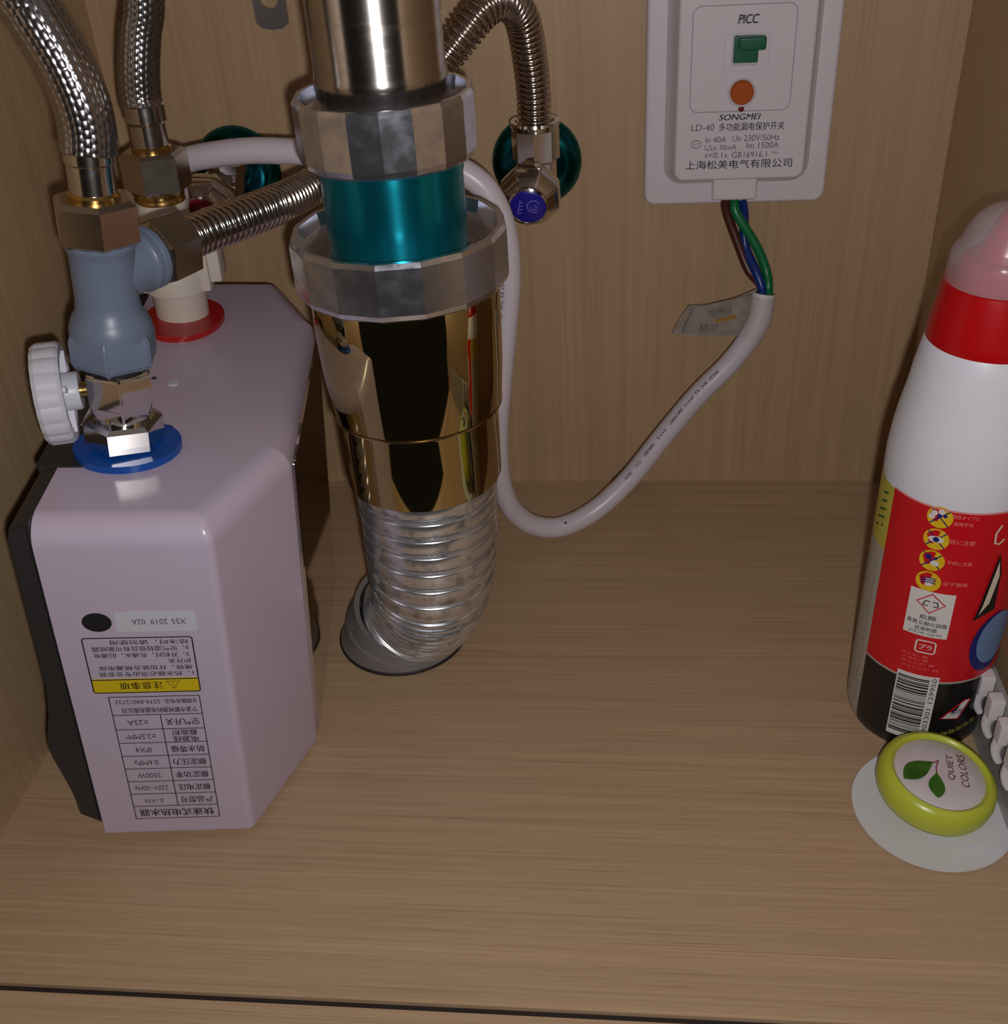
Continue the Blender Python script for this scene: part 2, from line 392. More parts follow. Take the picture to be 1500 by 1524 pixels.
# blue and red rings round the water connections
def blob(cx, cy, rx, ry, fr): return [(cx + rx * math.cos(a), cy + ry * math.sin(a) * (fr if math.sin(a) < 0 else 1)) for a in [2 * PI * k / 48 for k in range(48)]]
bp = blob(-0.0442, 0.0605, 0.0232, 0.0195, 1.12)
bm = prism(bp, HH - 0.001, HH + 0.0035, lambda u, v, h: Vector((u, v, h)))
bmesh.ops.bevel(bm, geom=[e for e in bm.edges if min(v.co.z for v in e.verts) > HH + 0.003], offset=0.0015, segments=3, affect='EDGES')
g = obj('inlet_ring', bm, 'blue_gasket', heater, 50, local=True); g['label'] = 'bright blue cold inlet ring'
bm = prism(blob(-0.0445, 0.2015, 0.0215, 0.0255, 1.15), HH - 0.001, HH + 0.003, lambda u, v, h: Vector((u, v, h)))
bmesh.ops.bevel(bm, geom=[e for e in bm.edges if min(v.co.z for v in e.verts) > HH + 0.0025], offset=0.0012, segments=3, affect='EDGES')
g = obj('outlet_ring', bm, 'red_gasket', heater, 50, local=True); g['label'] = 'red hot outlet ring'
# little screw and a glint painted as a white dot on the top
bm = lathe(solid([(0.0013, 0), (0.0013, 0.0004), (0.0009, 0.0007)]), 16, Matrix.Translation((-0.0470, 0.130, HH))); obj('screw', bm, 'knob', heater, local=True)
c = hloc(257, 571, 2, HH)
bm = prism(blob(c.x, c.y, 0.0028, 0.0026, 1), HH - 0.0002, HH + 0.0006, lambda u, v, h: Vector((u, v, h))); obj('painted_glint', bm, 'sticker', heater, local=True)
# flat mirror-gloss control panel on the side that faces the drain
bm = prism(rrect(HB + 0.006, HB + HM - 0.004, 0.004, HH - 0.010, 0.004), HA - 0.0005, HA + 0.0012, lambda u, v, h: Vector((h, u, v)))
pan = obj('control_panel', bm, 'panel', heater, 30, local=True); pan['label'] = 'mirror-gloss dark control panel'
# hole and printed labels on the end that faces the camera
def HF(u, v): return Vector((u, -0.00035, v))
bm = bmesh.new(); flat(bm, circ(-0.0522, 0.1328, 0.0062, 0.0051), HF); obj('drain_hole', bm, 'black', heater, local=True)
bm = prism(rrect(-0.0447, -0.0107, 0.1274, 0.1379, 0.0016), -0.0003, 0.001, lambda u, v, h: Vector((u, h, v)))
st = obj('serial_sticker', bm, 'sticker', heater, local=True)
def HT(u, v): return Vector((-u, -0.0007, -v))          # the labels read upside down
bm = bmesh.new(); text(bm, 'X55', 0.0180, -0.1330, HT, 0.0060, 0.0028); text(bm, '2019', 0.0262, -0.1330, HT, 0.0070, 0.0028); text(bm, '02A', 0.0348, -0.1330, HT, 0.0056, 0.0028)
sub('lettering', bm, 'ink', st, heater, local=True)
X0, X1 = 0.0138, 0.0601
bm = prism(rrect(-X1, -X0, 0.0930, 0.1008, 0.0012), -0.0003, 0.0005, lambda u, v, h: Vector((u, h, v)))
wl = obj('warning_label', bm, 'yellow', heater, local=True)
bm = bmesh.new()
strip(bm, rrect(-X1, -X0, 0.0930, 0.1243, 0.0012), 0.0006, lambda u, v: Vector((u, -0.00055, v)), True)
strip(bm, [(-X1, 0.1006), (-X0, 0.1006)], 0.0006, lambda u, v: Vector((u, -0.00056, v)))
wt = ['1、热水器必须由专业安装', '维修，并加装合格漏电保', '护开关', '2、开机时，先通水，后通电', '3、空气温较低且有可能结霜', '结冰时，请勿使用']
ws = [0.0405, 0.0400, 0.0098, 0.0405, 0.0410, 0.0330]; wo = [0.0358, 0.0356, 0.0205, 0.0362, 0.0362, 0.0320]
for k, (s, w_, c_) in enumerate(zip(wt, ws, wo)): text(bm, s, c_, -0.1038 - 0.00362 * k, HT, w_, 0.0027, 0.012)
text(bm, '注意事项', 0.0390, -0.0970, HT, 0.0185, 0.0042, 0.02)
strip(bm, [(0.0222, -0.0992), (0.0280, -0.0992), (0.0251, -0.0950)], 0.0005, HT, True)
text(bm, '!', 0.0251, -0.0976, HT, height=0.0020)
sub('lettering', bm, 'black', wl, heater, local=True)
bm = bmesh.new(); TX0, TX1, TC = 0.0148, 0.0545, 0.0335
ZZ = [0.0110, 0.0196, 0.0280, 0.0365, 0.0450, 0.0533, 0.0617, 0.0702, 0.0792, 0.0902]
for z in ZZ: strip(bm, [(-TX1, z), (-TX0, z)], 0.00045, HF)
for x in (TX0, TX1): strip(bm, [(-x, ZZ[0]), (-x, ZZ[-1])], 0.00045, HF)
strip(bm, [(-TC, ZZ[1]), (-TC, ZZ[8])], 0.00045, HF)
text(bm, '快速式电热水器', (TX0 + TX1) / 2, -0.0153, HT, 0.0350, 0.0048, 0.02)
for k, (a, b_) in enumerate([('产品型号', 'JL-X55'), ('额定电压', '220V~50Hz'), ('额定功率', '5500W'), ('额定压力', '0.6MPa'), ('防水等级', 'IPX4'), (None, '≥2.5MM²'), ('空气开关', '≥25A')]):
    z = -(ZZ[k + 1] + ZZ[k + 2]) / 2
    if a: text(bm, a, (TX0 + TC) / 2, z, HT, 0.0150, 0.0042, 0.016)
    else: text(bm, '电源线', 0.0240, z + 0.0019, HT, 0.0112, 0.0034, 0.016); text(bm, '截面积', 0.0240, z - 0.0021, HT, 0.0112, 0.0034, 0.016)
    text(bm, b_, (TC + TX1) / 2, z, HT, [0.0090, 0.0155, 0.0105, 0.0110, 0.0072, 0.0135, 0.0092][k], 0.0031)
text(bm, '宁波市鄞州德科电器有限公司', (TX0 + TX1) / 2 - 0.0015, -0.0823, HT, 0.0330, 0.0032, 0.016)
text(bm, '全国服务电话：', 0.0235, -0.0874, HT, 0.0150, 0.0028, 0.016); text(bm, '0574-89012733', 0.0420, -0.0874, HT, 0.0195, 0.0024)
t = obj('rating_label', bm, 'black', heater, local=True); t['label'] = 'printed rating table'

# ================================================================== INLET TEE VALVE ON THE BLUE RING
UPH = (HMX.to_3x3() @ Vector((0, 0, 1))).normalized()
XH = (HMX.to_3x3() @ Vector((1, 0, 0))).normalized()
ti = HMX @ INL
tee = thing('tee_valve', 'blue-grey plastic tee on a chrome stop valve with white hand wheel', 'valve', ti, HR)
UPT = (UPH + XH * 0.047).normalized(); TM = placed(ti, UPT, XH)
def seg(name, prof, m, root, T, n=48, ang=35): return obj(name, lathe(solid(prof), n, T), m, root, ang)
bm = facet_nut(6, 0.0168, 0.0038, 0.0165, 0.004, TM, cham=0.0016, phase=math.radians(19.5)); obj('hex_nut', bm, 'chrome', tee, 25)
seg('neck', [(0.0112, 0.016), (0.0112, 0.021)], 'chrome', tee, TM)
bm = lathe(solid([(0.0128, 0.0195), (0.0148, 0.0255), (0.0150, 0.0395), (0.0135, 0.041)]), 6, TM @ Matrix.Rotation(math.radians(46), 4, 'Z'))
bmesh.ops.bevel(bm, geom=bm.edges[:], offset=0.0006, segments=2, affect='EDGES'); vb = obj('valve_body', bm, 'chrome', tee, 25)
seg('collar', [(0.0130, 0.0400), (0.0130, 0.0432)], 'rubber', tee, TM)
# blue-grey tee: hexagon skirt, shoulder, round body with lip
bm = lathe(solid([(0.0165, 0.0430), (0.0186, 0.0445), (0.0186, 0.0560), (0.0168, 0.0585)]), 6, TM @ Matrix.Rotation(math.radians(34), 4, 'Z'))
bmesh.ops.bevel(bm, geom=bm.edges[:], offset=0.0008, segments=3, affect='EDGES')
lathe(solid([(0.0168, 0.0565), (0.0166, 0.0600), (0.0150, 0.0640), (0.0132, 0.0668), (0.0126, 0.0710), (0.0127, 0.0890), (0.0131, 0.0925), (0.0138, 0.0935), (0.0138, 0.0948), (0.0132, 0.0955)]), 56, TM, bm)
body = obj('tee_body', bm, 'bluegrey', tee, 40); body['label'] = 'blue-grey plastic tee body'
tj = TM @ Vector((0, 0, 0.0805))
CDIR = Vector((0.46, 0.885, 0.0)).normalized()
OM = placed(tj, CDIR, (0, 0, 1))
bm = lathe(solid([(0.0120, 0.0), (0.0122, 0.0150), (0.0128, 0.0175), (0.0133, 0.0180), (0.0133, 0.0200), (0.0128, 0.0205), (0.0128, 0.0215), (0.0134, 0.0220), (0.0134, 0.0240), (0.0126, 0.0248)]), 48, OM)
sub('side_outlet', bm, 'bluegrey', body, tee, 40)
# brass stem and white hand wheel on the left
wx = Vector((-0.93, -0.36, 0.05)).normalized()
wo_ = TM @ Vector((0, 0, 0.0315)); WM = placed(wo_, wx, UPH)
st_ = obj('stem', lathe(solid([(0.0034, 0.010), (0.0034, 0.022), (0.0028, 0.0225), (0.0028, 0.024)]), 24, WM), 'brass', tee)
def scallop(a, z): return 1 + 0.028 * abs(math.sin(9 * a)) ** 0.7 - 0.02
prof = [(0.0165, 0.0205), (0.0205, 0.0205), (0.0216, 0.0220), (0.0216, 0.0300), (0.0205, 0.0318), (0.0060, 0.0330), (0, 0.0330)]
bm = lathe([(0, 0.0262), (0.0160, 0.0262)] + prof, 108, WM, rmul=lambda a, z: scallop(a, z))
lathe(solid([(0.0078, 0.0155), (0.0082, 0.0165), (0.0086, 0.0270)]), 32, WM, bm)
for k in range(4): box(bm, 0.006, 0.0172, -0.0011, 0.0011, 0.0195, 0.027, WM @ Matrix.Rotation(k * PI / 2 + 0.5, 4, 'Z'))
w_ = obj('hand_wheel', bm, 'wheel', tee, 30); w_['label'] = 'white scalloped hand wheel'

# ================================================================== BRAIDED HOSE ON THE TEE
h0 = TM @ Vector((0, 0, 0.0950))
hose = thing('braided_hose', 'thick braided steel hose screwed onto the blue-grey tee, curving towards the side panel', 'hose', h0, (0, 0, 0), 'braided hoses')
bm = facet_nut(6, 0.0170, 0.0952, 0.1130, 0.008, TM, cham=0.0018, phase=math.radians(49.5)); obj('hex_nut', bm, 'dull_nut', hose, 25)
obj('brass_ring', lathe(solid([(0.0098, 0.112), (0.0100, 0.1145), (0.0090, 0.1155)]), 36, TM), 'brass', hose)
fer = [(0.0088, 0.114), (0.0088, 0.1262), (0.0094, 0.1270), (0.0094, 0.1355), (0.0088, 0.1362)]
fp = [TM @ Vector((0, 0, 0.1362))]
hp = [TM @ Vector((0, 0, 0.1300)), at_y(130, 193, -0.2620), at_y(119, 148, -0.2615), at_y(97, 98, -0.261), at_y(76, 62, -0.2605), at_y(56, 30, -0.260), at_y(30, -6, -0.259), Vector((0.072, -0.257, 0.405)), Vector((0.055, -0.25, 0.46)), Vector((0.05, -0.245, ZT - 0.001))]
obj('ferrule', lathe(solid(fer), 36, TM), 'steel', hose)
obj('braid', tube(spline(hp, 0.00045), braid_r(0.0108), 132), 'braid', hose, 180)

# ================================================================== WHITE OUTLET FITTING ON THE RED RING
wi = HMX @ OUT; UPW = (UPH - XH * 0.045).normalized(); WT = placed(wi, UPW, XH)
fit = thing('outlet_fitting', 'cream white plastic pipe fitting standing on the red ring', 'pipe fitting', wi, HR)
bm = lathe(solid([(0.0140, 0.002), (0.0142, 0.014), (0.0150, 0.0175), (0.0172, 0.0185), (0.0176, 0.0250), (0.0160, 0.0300), (0.0150, 0.0330), (0.0146, 0.0480), (0.0134, 0.0505), (0.0130, 0.0650), (0.0120, 0.0660)]), 48, WT)
fb = obj('body', bm, 'cream', fit, 30)
bm = bmesh.new()
for (x0, x1, y0, y1, z0, z1) in ((0.008, 0.0195, -0.009, 0.009, 0.018, 0.053), (0.0175, 0.0255, -0.006, 0.012, 0.022, 0.052), (-0.021, -0.008, -0.007, 0.007, 0.0175, 0.0265)):
    b2 = rbox(x0, x1, y0, y1, z0, z1, 0.0014, 2, WT); me = bpy.data.meshes.new('t'); b2.to_mesh(me); b2.free(); bm.from_mesh(me); bpy.data.meshes.remove(me)
sub('switch_housing', bm, 'cream', fb, fit, 30)
bm = lathe(solid([(0.0150, 0.0490), (0.0158, 0.0500), (0.0158, 0.0540), (0.0150, 0.0550)]), 12, WT); sub('collar', bm, 'cream', fb, fit, 20)
obj('brass_thread', lathe(solid([(0.0122, 0.0655), (0.0125, 0.0668), (0.0120, 0.0680), (0.0125, 0.0692), (0.0122, 0.0715)]), 40, WT), 'brass', fit)
# second braided hose
h0 = WT @ Vector((0, 0, 0.071))
hose2 = thing('braided_hose', 'braided steel hose rising from the cream white fitting along the back panel', 'hose', h0, (0, 0, 0), 'braided hoses')
obj('hex_nut', facet_nut(6, 0.0172, 0.0712, 0.0920, 0.008, WT, cham=0.0018, phase=math.radians(20)), 'dull_nut', hose2, 25)
obj('brass_ring', lathe(solid([(0.0098, 0.0915), (0.0100, 0.0935), (0.0090, 0.0945)]), 36, WT), 'brass', hose2)
obj('ferrule', lathe(solid([(0.0090, 0.093), (0.0090, 0.1050), (0.0102, 0.1065), (0.0102, 0.1140), (0.0094, 0.1148)]), 36, WT), 'steel', hose2)
hp = [WT @ Vector((0, 0, 0.1105)), at_y(209, 146, -0.121), at_y(206, 100, -0.120), at_y(208, 45, -0.118), at_y(212, -5, -0.117), Vector((0.091, -0.116, 0.40)), Vector((0.096, -0.115, 0.47)), Vector((0.097, -0.115, ZT - 0.001))]
obj('braid', tube(spline(hp, 0.0005), braid_r(0.0104), 132), 'braid', hose2, 180)

# ================================================================== ANGLE VALVES ON THE BACK PANEL
def angle_valve(cx, cz, label, cap_mat, capname, tilt, outlet_up):
    root = thing('angle_valve', label, 'valve', (cx, 0, cz), (0, 0, 0), 'angle valves on the back panel')
    T = placed((cx, 0, cz), (0, -1, 0), (1, 0, 0))
    obj('flange', lathe(solid([(0.0272, 0.0002), (0.0272, 0.002), (0.0262, 0.0045), (0.022, 0.0085), (0.0165, 0.0105)]), 56, T), 'teal_dark', root)
    bm = lathe(solid([(0.0105, 0.004), (0.0105, 0.028), (0.0125, 0.030), (0.0125, 0.050), (0.0115, 0.052)]), 40, T)
    vbody = obj('body', bm, 'chrome', root, 30)
    hd = Vector((tilt[0], -1, tilt[1])).normalized(); ho = Vector((cx, -0.048, cz)); H = placed(ho, hd, (0, 0, 1))
    bm = lathe(solid([(0.0125, 0.0), (0.0168, 0.003), (0.0182, 0.006), (0.0182, 0.0125), (0.0172, 0.0145), (0.0130, 0.0185), (0.0108, 0.0205)]), 8, H @ Matrix.Rotation(PI / 8, 4, 'Z'))
    bmesh.ops.bevel(bm, geom=bm.edges[:], offset=0.0007, segments=2, affect='EDGES'); h = obj('handle', bm, 'chrome', root, 25)
    sub('cap_ring', lathe([(0.0096, 0.0195), (0.0110, 0.0200), (0.0113, 0.0222), (0.0102, 0.0228), (0.0096, 0.0222)], 40, H), 'chrome', h, root)
    cp = sub(capname, lathe(solid([(0.0098, 0.0200), (0.0098, 0.0225), (0.0085, 0.0233)]), 40, H), cap_mat, h, root)
    if outlet_up:
        O = placed((cx + 0.0025, -0.040, cz), (0, 0, 1), (1, 0, 0))
        obj('outlet', lathe(solid([(0.0115, 0.0), (0.0115, 0.012), (0.0135, 0.0135), (0.0135, 0.0300), (0.0125, 0.0312)]), 8, O), 'chrome', root, 25)
        obj('outlet_collar', lathe([(0.0095, 0.030), (0.0130, 0.030), (0.0142, 0.033), (0.0138, 0.0345), (0.0112, 0.0345), (0.0095, 0.033)], 36, O), 'chrome', root, 30)
    else:
        O = placed((cx + 0.004, -0.040, cz), (0.2, 0, 1), (1, 0, 0))
        obj('outlet', lathe(solid([(0.0110, 0.0), (0.0110, 0.012), (0.0122, 0.013), (0.0122, 0.018)]), 8, O), 'chrome', root, 25)
    return root, H
rv, RH = angle_valve(0.2590, 0.2310, 'chrome angle valve with deep blue cap and teal wall flange', 'blue_cap', 'blue_cap', (-0.04, -0.22), True)
def cap_f(u, v): return RH @ Vector((v, -u, 0.02345))
cap_o = [o for o in bpy.data.objects if o.name.startswith('blue_cap')][0]
bm = bmesh.new()
strip(bm, [(0.0032 + 0.0036 * math.cos(a), 0.0008 + 0.0036 * math.sin(a)) for a in [0.5 + 0.3 * k for k in range(17)]], 0.0008, cap_f)
strip(bm, [(0.0032 + 0.0015 * math.cos(a), 0.0002 + 0.0015 * math.sin(a)) for a in [2.8 + 0.35 * k for k in range(14)]], 0.0007, cap_f)
for k in range(4): strip(bm, [(-0.0060 + 0.0006 * k, -0.0035 + 0.0022 * k), (-0.0035 + 0.0004 * k, -0.0030 + 0.0022 * k)], 0.0007, cap_f)
strip(bm, [(-0.0058, -0.0030), (-0.0040, 0.0050)], 0.0006, cap_f)
sub('emblem', bm, 'blue_cap_mark', cap_o.parent, rv)
lv, LH = angle_valve(0.0722, 0.2310, 'chrome angle valve with red cap half hidden behind the white power cable', 'red_dot', 'red_cap', (-0.05, -0.20), False)

# ================================================================== CORRUGATED HOSE
e_ = OM @ Vector((0, 0, 0.0248))
ch = thing('corrugated_hose', 'corrugated stainless hose running from the blue-grey tee up and over to the blue-capped valve', 'hose', e_)
obj('hex_nut', facet_nut(6, 0.0150, 0.0250, 0.0430, 0.008, OM, cham=0.0014, phase=math.radians(12)), 'dull_nut', ch, 25)
pts = [OM @ Vector((0, 0, 0.040)), OM @ Vector((0, 0, 0.055)), at_y(400, 309, -0.180), at_y(462, 280, -0.143), Vector((0.1790, -0.1085, 0.2720)), at_y(640, 113, -0.092), at_y(690, 50, -0.088), at_y(722, 12, -0.080),
       at_y(752, 2, -0.067), at_y(777, 28, -0.055), at_y(789, 85, -0.047), at_y(795, 140, -0.042), Vector((0.2616, -0.040, 0.2640)), Vector((0.2615, -0.040, 0.2560))]
obj('bellows', tube(spline(pts, 0.0004), corr_r(0.0094), 28), 'corr', ch, 180)

# ================================================================== DRAIN
DX, DY = 0.2112, -0.205
dr = thing('drain_pipe', 'chrome and gold sink drain with faceted nuts, teal sleeve and ribbed flexible tail', 'drain pipe', (0.182, -0.170, 0))
D0 = Matrix.Translation((DX, DY, 0))
seg('tail_tube', [(0.0268, 0.3000), (0.0268, 0.3255), (0.0274, 0.3268), (0.0274, 0.3300), (0.0269, 0.3315), (0.0275, ZT - 0.0005)], 'steel', dr, D0, 72, 40)
def big_nut(name, n, R, z0, z1, rin, ph):
    c = math.cos(PI / n)
    prof = [(rin, z0 + 0.003), (rin + 0.002, z0), (R * 0.955, z0), (R * 0.985, z0 + 0.0012), (R, z0 + 0.0035), (R, z1 - 0.0020), (R * 0.975, z1), (R * 0.925, z1), (R * 0.90, z1 - 0.006), (rin, z1 - 0.0085)]
    return obj(name, lathe(prof, n, D0 @ Matrix.Rotation(ph, 4, 'Z'), close=True), 'chrome_worn', dr, 12)
fc = math.atan2(CAM.y - DY, CAM.x - DX)
big_nut('upper_nut', 18, 0.0379, 0.2960, 0.3228, 0.0270, fc + PI / 18 + 0.10)
sl = seg('teal_sleeve', [(0.0300, 0.2540), (0.0307, 0.2570), (0.0307, 0.2880), (0.0312, 0.2900), (0.0312, 0.2985)], 'teal', dr, D0, 72)
big_nut('lower_nut', 16, 0.0484, 0.2395, 0.2655, 0.0311, fc + PI / 16 - 0.04)
seg('upper_cup', [(0.0410, 0.2420), (0.0432, 0.2390), (0.0432, 0.2200), (0.0427, 0.2000), (0.0413, 0.1795), (0.0402, 0.1787)], 'gold', dr, D0, 96, 40)
seg('cup_seam', [(0.0398, 0.1790), (0.0414, 0.1786), (0.0414, 0.1779), (0.0388, 0.1776)], 'gold_edge', dr, D0, 96)
seg('lower_cup', [(0.0394, 0.1778), (0.0392, 0.1760), (0.0390, 0.1580), (0.0387, 0.1385), (0.0374, 0.1375)], 'gold', dr, D0, 96, 40)
# ribbed flexible tail
hp = spline([Vector((DX, DY, 0.139)), Vector((0.2108, -0.2052, 0.115)), Vector((0.2098, -0.2045, 0.092)), Vector((0.2080, -0.2015, 0.072)), Vector((0.2050, -0.1955, 0.054)), Vector((0.2005, -0.1870, 0.040)), Vector((0.1945, -0.1785, 0.028)), Vector((0.1885, -0.1725, 0.017))], 0.0004)
def rib(s, a):
    R = 0.0356 - 0.0030 * min(1, s / 0.09)
    wob = 0.00030 * noise.noise(Vector((math.cos(a) * 3, math.sin(a) * 3, s * 120)))
    if s < 0.070:
        f = (s % 0.0100) / 0.0100
        return R + 0.0007 * math.sin(PI * f) - 0.0024 * math.exp(-((f - 0.02) / 0.07) ** 2) - 0.0024 * math.exp(-((f - 1.02) / 0.07) ** 2) + 0.0007 * math.exp(-((f - 0.86) / 0.05) ** 2) + wob
    return R - 0.0023 * (0.5 - 0.5 * math.cos(2 * PI * (s - 0.070) / 0.0046)) ** 1.6 + wob
bm = tube(hp, rib, 88)
for v in bm.verts: v.co.z = max(v.co.z, 0.0025)
obj('flexible_tail', bm, 'flexhose', dr, 180)
# grey elbow collar between floor opening and tail
bm = bmesh.new(); c1, c2 = Vector((0.1798, -0.1704, 0.0018)), Vector((0.1866, -0.1735, 0.0205)); nn = Vector((0.36, -0.28, 0.88)).normalized(); rings = []
for t, dr_ in ((0, 0), (0.12, 0.0004), (0.45, 0.0002), (0.50, 0.0012), (0.56, 0.0012), (0.60, 0), (1.0, 0.0), (1.0, -0.003), (0.6, -0.004)):
    ring = []
    for k in range(72):
        a = 2 * PI * k / 72; d = Vector((math.cos(a), math.sin(a), 0)); p = c1 + d * (0.0378 + dr_); e = (d - nn * d.dot(nn)).normalized(); q = c2 + e * (0.0338 + dr_)
        r_ = p.lerp(q, t); r_.z = max(r_.z, 0.0018); ring.append(bm.verts.new(r_))
    rings.append(ring)
for A, B in zip(rings, rings[1:]):
    for k in range(72): bm.faces.new((A[k], A[(k + 1) % 72], B[(k + 1) % 72], B[k]))
obj('floor_collar', bm, 'flange_grey', dr, 40)
obj('floor_gasket', lathe(solid([(0.0384, 0.0), (0.0388, 0.0012), (0.0378, 0.0020)]), 72, Matrix.Translation((0.1798, -0.1704, 0))), 'rubber', dr)

# ================================================================== BREAKER BOX
BX0, BX1, BZ0, BZ1 = 0.3236, 0.4300, 0.2052, 0.3750
br = thing('breaker_box', 'white earth-leakage breaker box with green switch and orange button on the back panel', 'switch', ((BX0 + BX1) / 2, 0, BZ0))
bm = bmesh.new(); rings = []
for y, e in ((-0.0002, 0), (-0.0095, 0), (-0.0108, 0.0004), (-0.0117, 0.0013), (-0.0120, 0.0024)):
    rings.append([bm.verts.new((u, y, v)) for u, v in rrect(BX0 + e, BX1 - e, BZ0 + e, BZ1 - e, 0.0065 - e, 8)])
for A, B in zip(rings, rings[1:]):
    for k in range(len(A)): bm.faces.new((A[k], A[(k + 1) % len(A)], B[(k + 1) % len(A)], B[k]))
bm.faces.new(rings[0][::-1]); bm.faces.new(rings[-1])
obj('base_plate', bm, 'plastic_white', br, 40)
cl = at_y(1003, 255, -0.030); cr_ = at_y(1196, 255, -0.030); cb = at_y(1100, 268, -0.030)
bm = bmesh.new(); rings = []
for y, e, eb in ((-0.0105, 0.0062, 0.0082), (-0.0125, 0.0050, 0.0066), (-0.0150, 0.0034, 0.0044), (-0.0190, 0.0018, 0.0022), (-0.0270, 0.0004, 0.0004), (-0.0286, -0.0001, -0.0001), (-0.0296, -0.0007, -0.0007), (-0.0300, -0.0018, -0.0018)):
    rings.append([bm.verts.new((u, y, v)) for u, v in rrect(cl.x - e, cr_.x + e, cb.z - eb, BZ1 - 0.012 + e * 0.8, 0.0055 + max(e, -0.001), 8)])
for A, B in zip(rings, rings[1:]):
    for k in range(len(A)): bm.faces.new((A[k], A[(k + 1) % len(A)], B[(k + 1) % len(A)], B[k]))
bm.faces.new(rings[0][::-1]); bm.faces.new(rings[-1])
cover = obj('cover', bm, 'plastic_white', br, 50)
a = at_y(1058, 300, -0.0125); b_ = at_y(1124, 300, -0.0125); tz = at_y(1090, 275, -0.0125).z
obj('cable_tab', rbox(a.x, b_.x, -0.018, -0.004, at_y(1090, 299, -0.018).z, tz + 0.012, 0.002, 3), 'plastic_tab', br)
YB = -0.03025
def bpx(px, py): p = at_y(px, py, YB); return p.x, p.z
def BF(u, v): return Vector((u, YB, v))
# shallow frame line round the controls
a0 = bpx(1026, 168); a1 = bpx(1193, 3)
bm = bmesh.new(); strip(bm, rrect(a0[0], a1[0] - 0.0015, a0[1], a1[1], 0.0045), 0.0006, BF, True)
sub('frame_line', bm, 'groove', cover, br)
u0, v0 = bpx(1090, 92); u1, v1 = bpx(1140, 51)
bm = bmesh.new(); strip(bm, rrect(u0 - 0.0045, u1 + 0.0022, v0 - 0.005, v1 + 0.0008, 0.001), 0.0006, BF, True); sub('switch_recess', bm, 'sticker', cover, br)
bm = rbox(u0 - 0.0006, u1 - 0.0035, -0.0325, -0.0285, v0 - 0.0018, v1, 0.0006); sub('switch_slot', bm, 'sticker', cover, br)
bm = rbox(u0, u1 - 0.0038, -0.0345, -0.0295, v0, v1, 0.0007)
b2 = rbox(u0 + 0.002, u1 - 0.0003, -0.0390, -0.0330, v0 + 0.0070, v1 + 0.0006, 0.0012, 3); me = bpy.data.meshes.new('t'); b2.to_mesh(me); b2.free(); bm.from_mesh(me)
g = obj('toggle_switch', bm, 'green_switch', br); g['label'] = 'green toggle switch'
u, v = bpx(1104, 137)
T = placed((u, YB, v), (0, -1, 0), (1, 0, 0))
bm = lathe([(0.0068, -0.0002), (0.0080, -0.0002), (0.0080, 0.0006), (0.0074, 0.0010), (0.0068, 0.0005)], 40, T); sub('button_ring', bm, 'plastic_white', cover, br)
bt = obj('test_button', lathe(solid([(0.0064, -0.001), (0.0064, 0.0022), (0.0058, 0.0028)]), 40, T), 'orange', br); bt['label'] = 'round orange test button'
u, v = bpx(1103, 162); obj('indicator_lamp', lathe(solid([(0.0017, 0), (0.0016, 0.0006), (0.0010, 0.0011)]), 20, placed((u, YB, v), (0, -1, 0))), 'led', br)
bm = bmesh.new()
def bline(s, l, r, y, hpx, bold=0.0, shear=0.0):
    p, q = bpx(l, y), bpx(r, y); c = bpx((l + r) / 2, y); hh = abs(bpx((l + r) / 2, y - hpx / 2)[1] - bpx((l + r) / 2, y + hpx / 2)[1])
    text(bm, s, c[0], c[1], BF, q[0] - p[0], hh, bold, shear)
bline('PICC', 1100, 1129, 28, 14, 0.06, 0.15); sub('brand_mark', bm, 'ink_grey', cover, br); bm = bmesh.new()
bline('SONGMEI', 1071, 1131, 174, 9, 0.03, 0.25)
bline('LD-40', 1029, 1063, 190, 10); bline('多功能漏电保护开关', 1070, 1167, 188, 12, 0.004)
bline('In 40A', 1050, 1081, 208, 9); bline('Un 230V/50Hz', 1090, 1160, 205, 9)
bline('I△n 30mA', 1049, 1096, 219, 9); bline('Im 1500A', 1111, 1159, 216, 9)
bline('t<0.1s', 1049, 1082, 231, 8); bline('GB16916.1', 1089, 1141, 230, 9); bline('～', 1148, 1158, 227, 3)
bline('上海松美电气有限公司', 1020, 1178, 244, 13, 0.004)
u, v = bpx(1036, 215); strip(bm, circ(u, v, 0.0028, 0.0022, 20), 0.0004, BF, True); text(bm, 'CCC', u, v, BF, 0.0036, 0.0014)
sub('lettering', bm, 'ink_grey', cover, br)

# ================================================================== POWER CABLE
cpts = [at_y(1137, 436, -0.026), at_y(1127, 482, -0.030), at_y(1090, 536, -0.034), at_y(1037, 590, -0.040), at_y(985, 652, -0.047), at_y(935, 714, -0.056), at_y(885, 760, -0.066), at_y(835, 784, -0.0755),
        at_y(793, 781, -0.082), at_y(762, 757, -0.089), at_y(745, 715, -0.096), at_y(740, 650, -0.103), at_y(744, 580, -0.107), at_y(751, 500, -0.108), at_y(757, 420, -0.108), at_y(752, 352, -0.108), at_y(733, 298, -0.107),
        at_y(700, 262, -0.106), at_y(640, 238, -0.104), at_y(550, 226, -0.1), at_y(450, 226, -0.096), at_y(380, 224, -0.094), at_y(325, 229, -0.092), at_y(278, 238, -0.090), at_y(240, 252, -0.086),
        Vector((0.062, -0.080, 0.245)), Vector((0.056, -0.078, 0.215)), Vector((0.056, -0.080, 0.184))]
for i, p in enumerate(cpts):
    if p.z < 0.0073: cpts[i] = Vector((p.x, p.y, 0.0073))
cab = thing('power_cable', 'white round power cable with black print hanging in a loop below the breaker box', 'cable', cpts[8])
CP = spline(cpts, 0.0012); CFm = frames(CP); CRAD = 0.0068
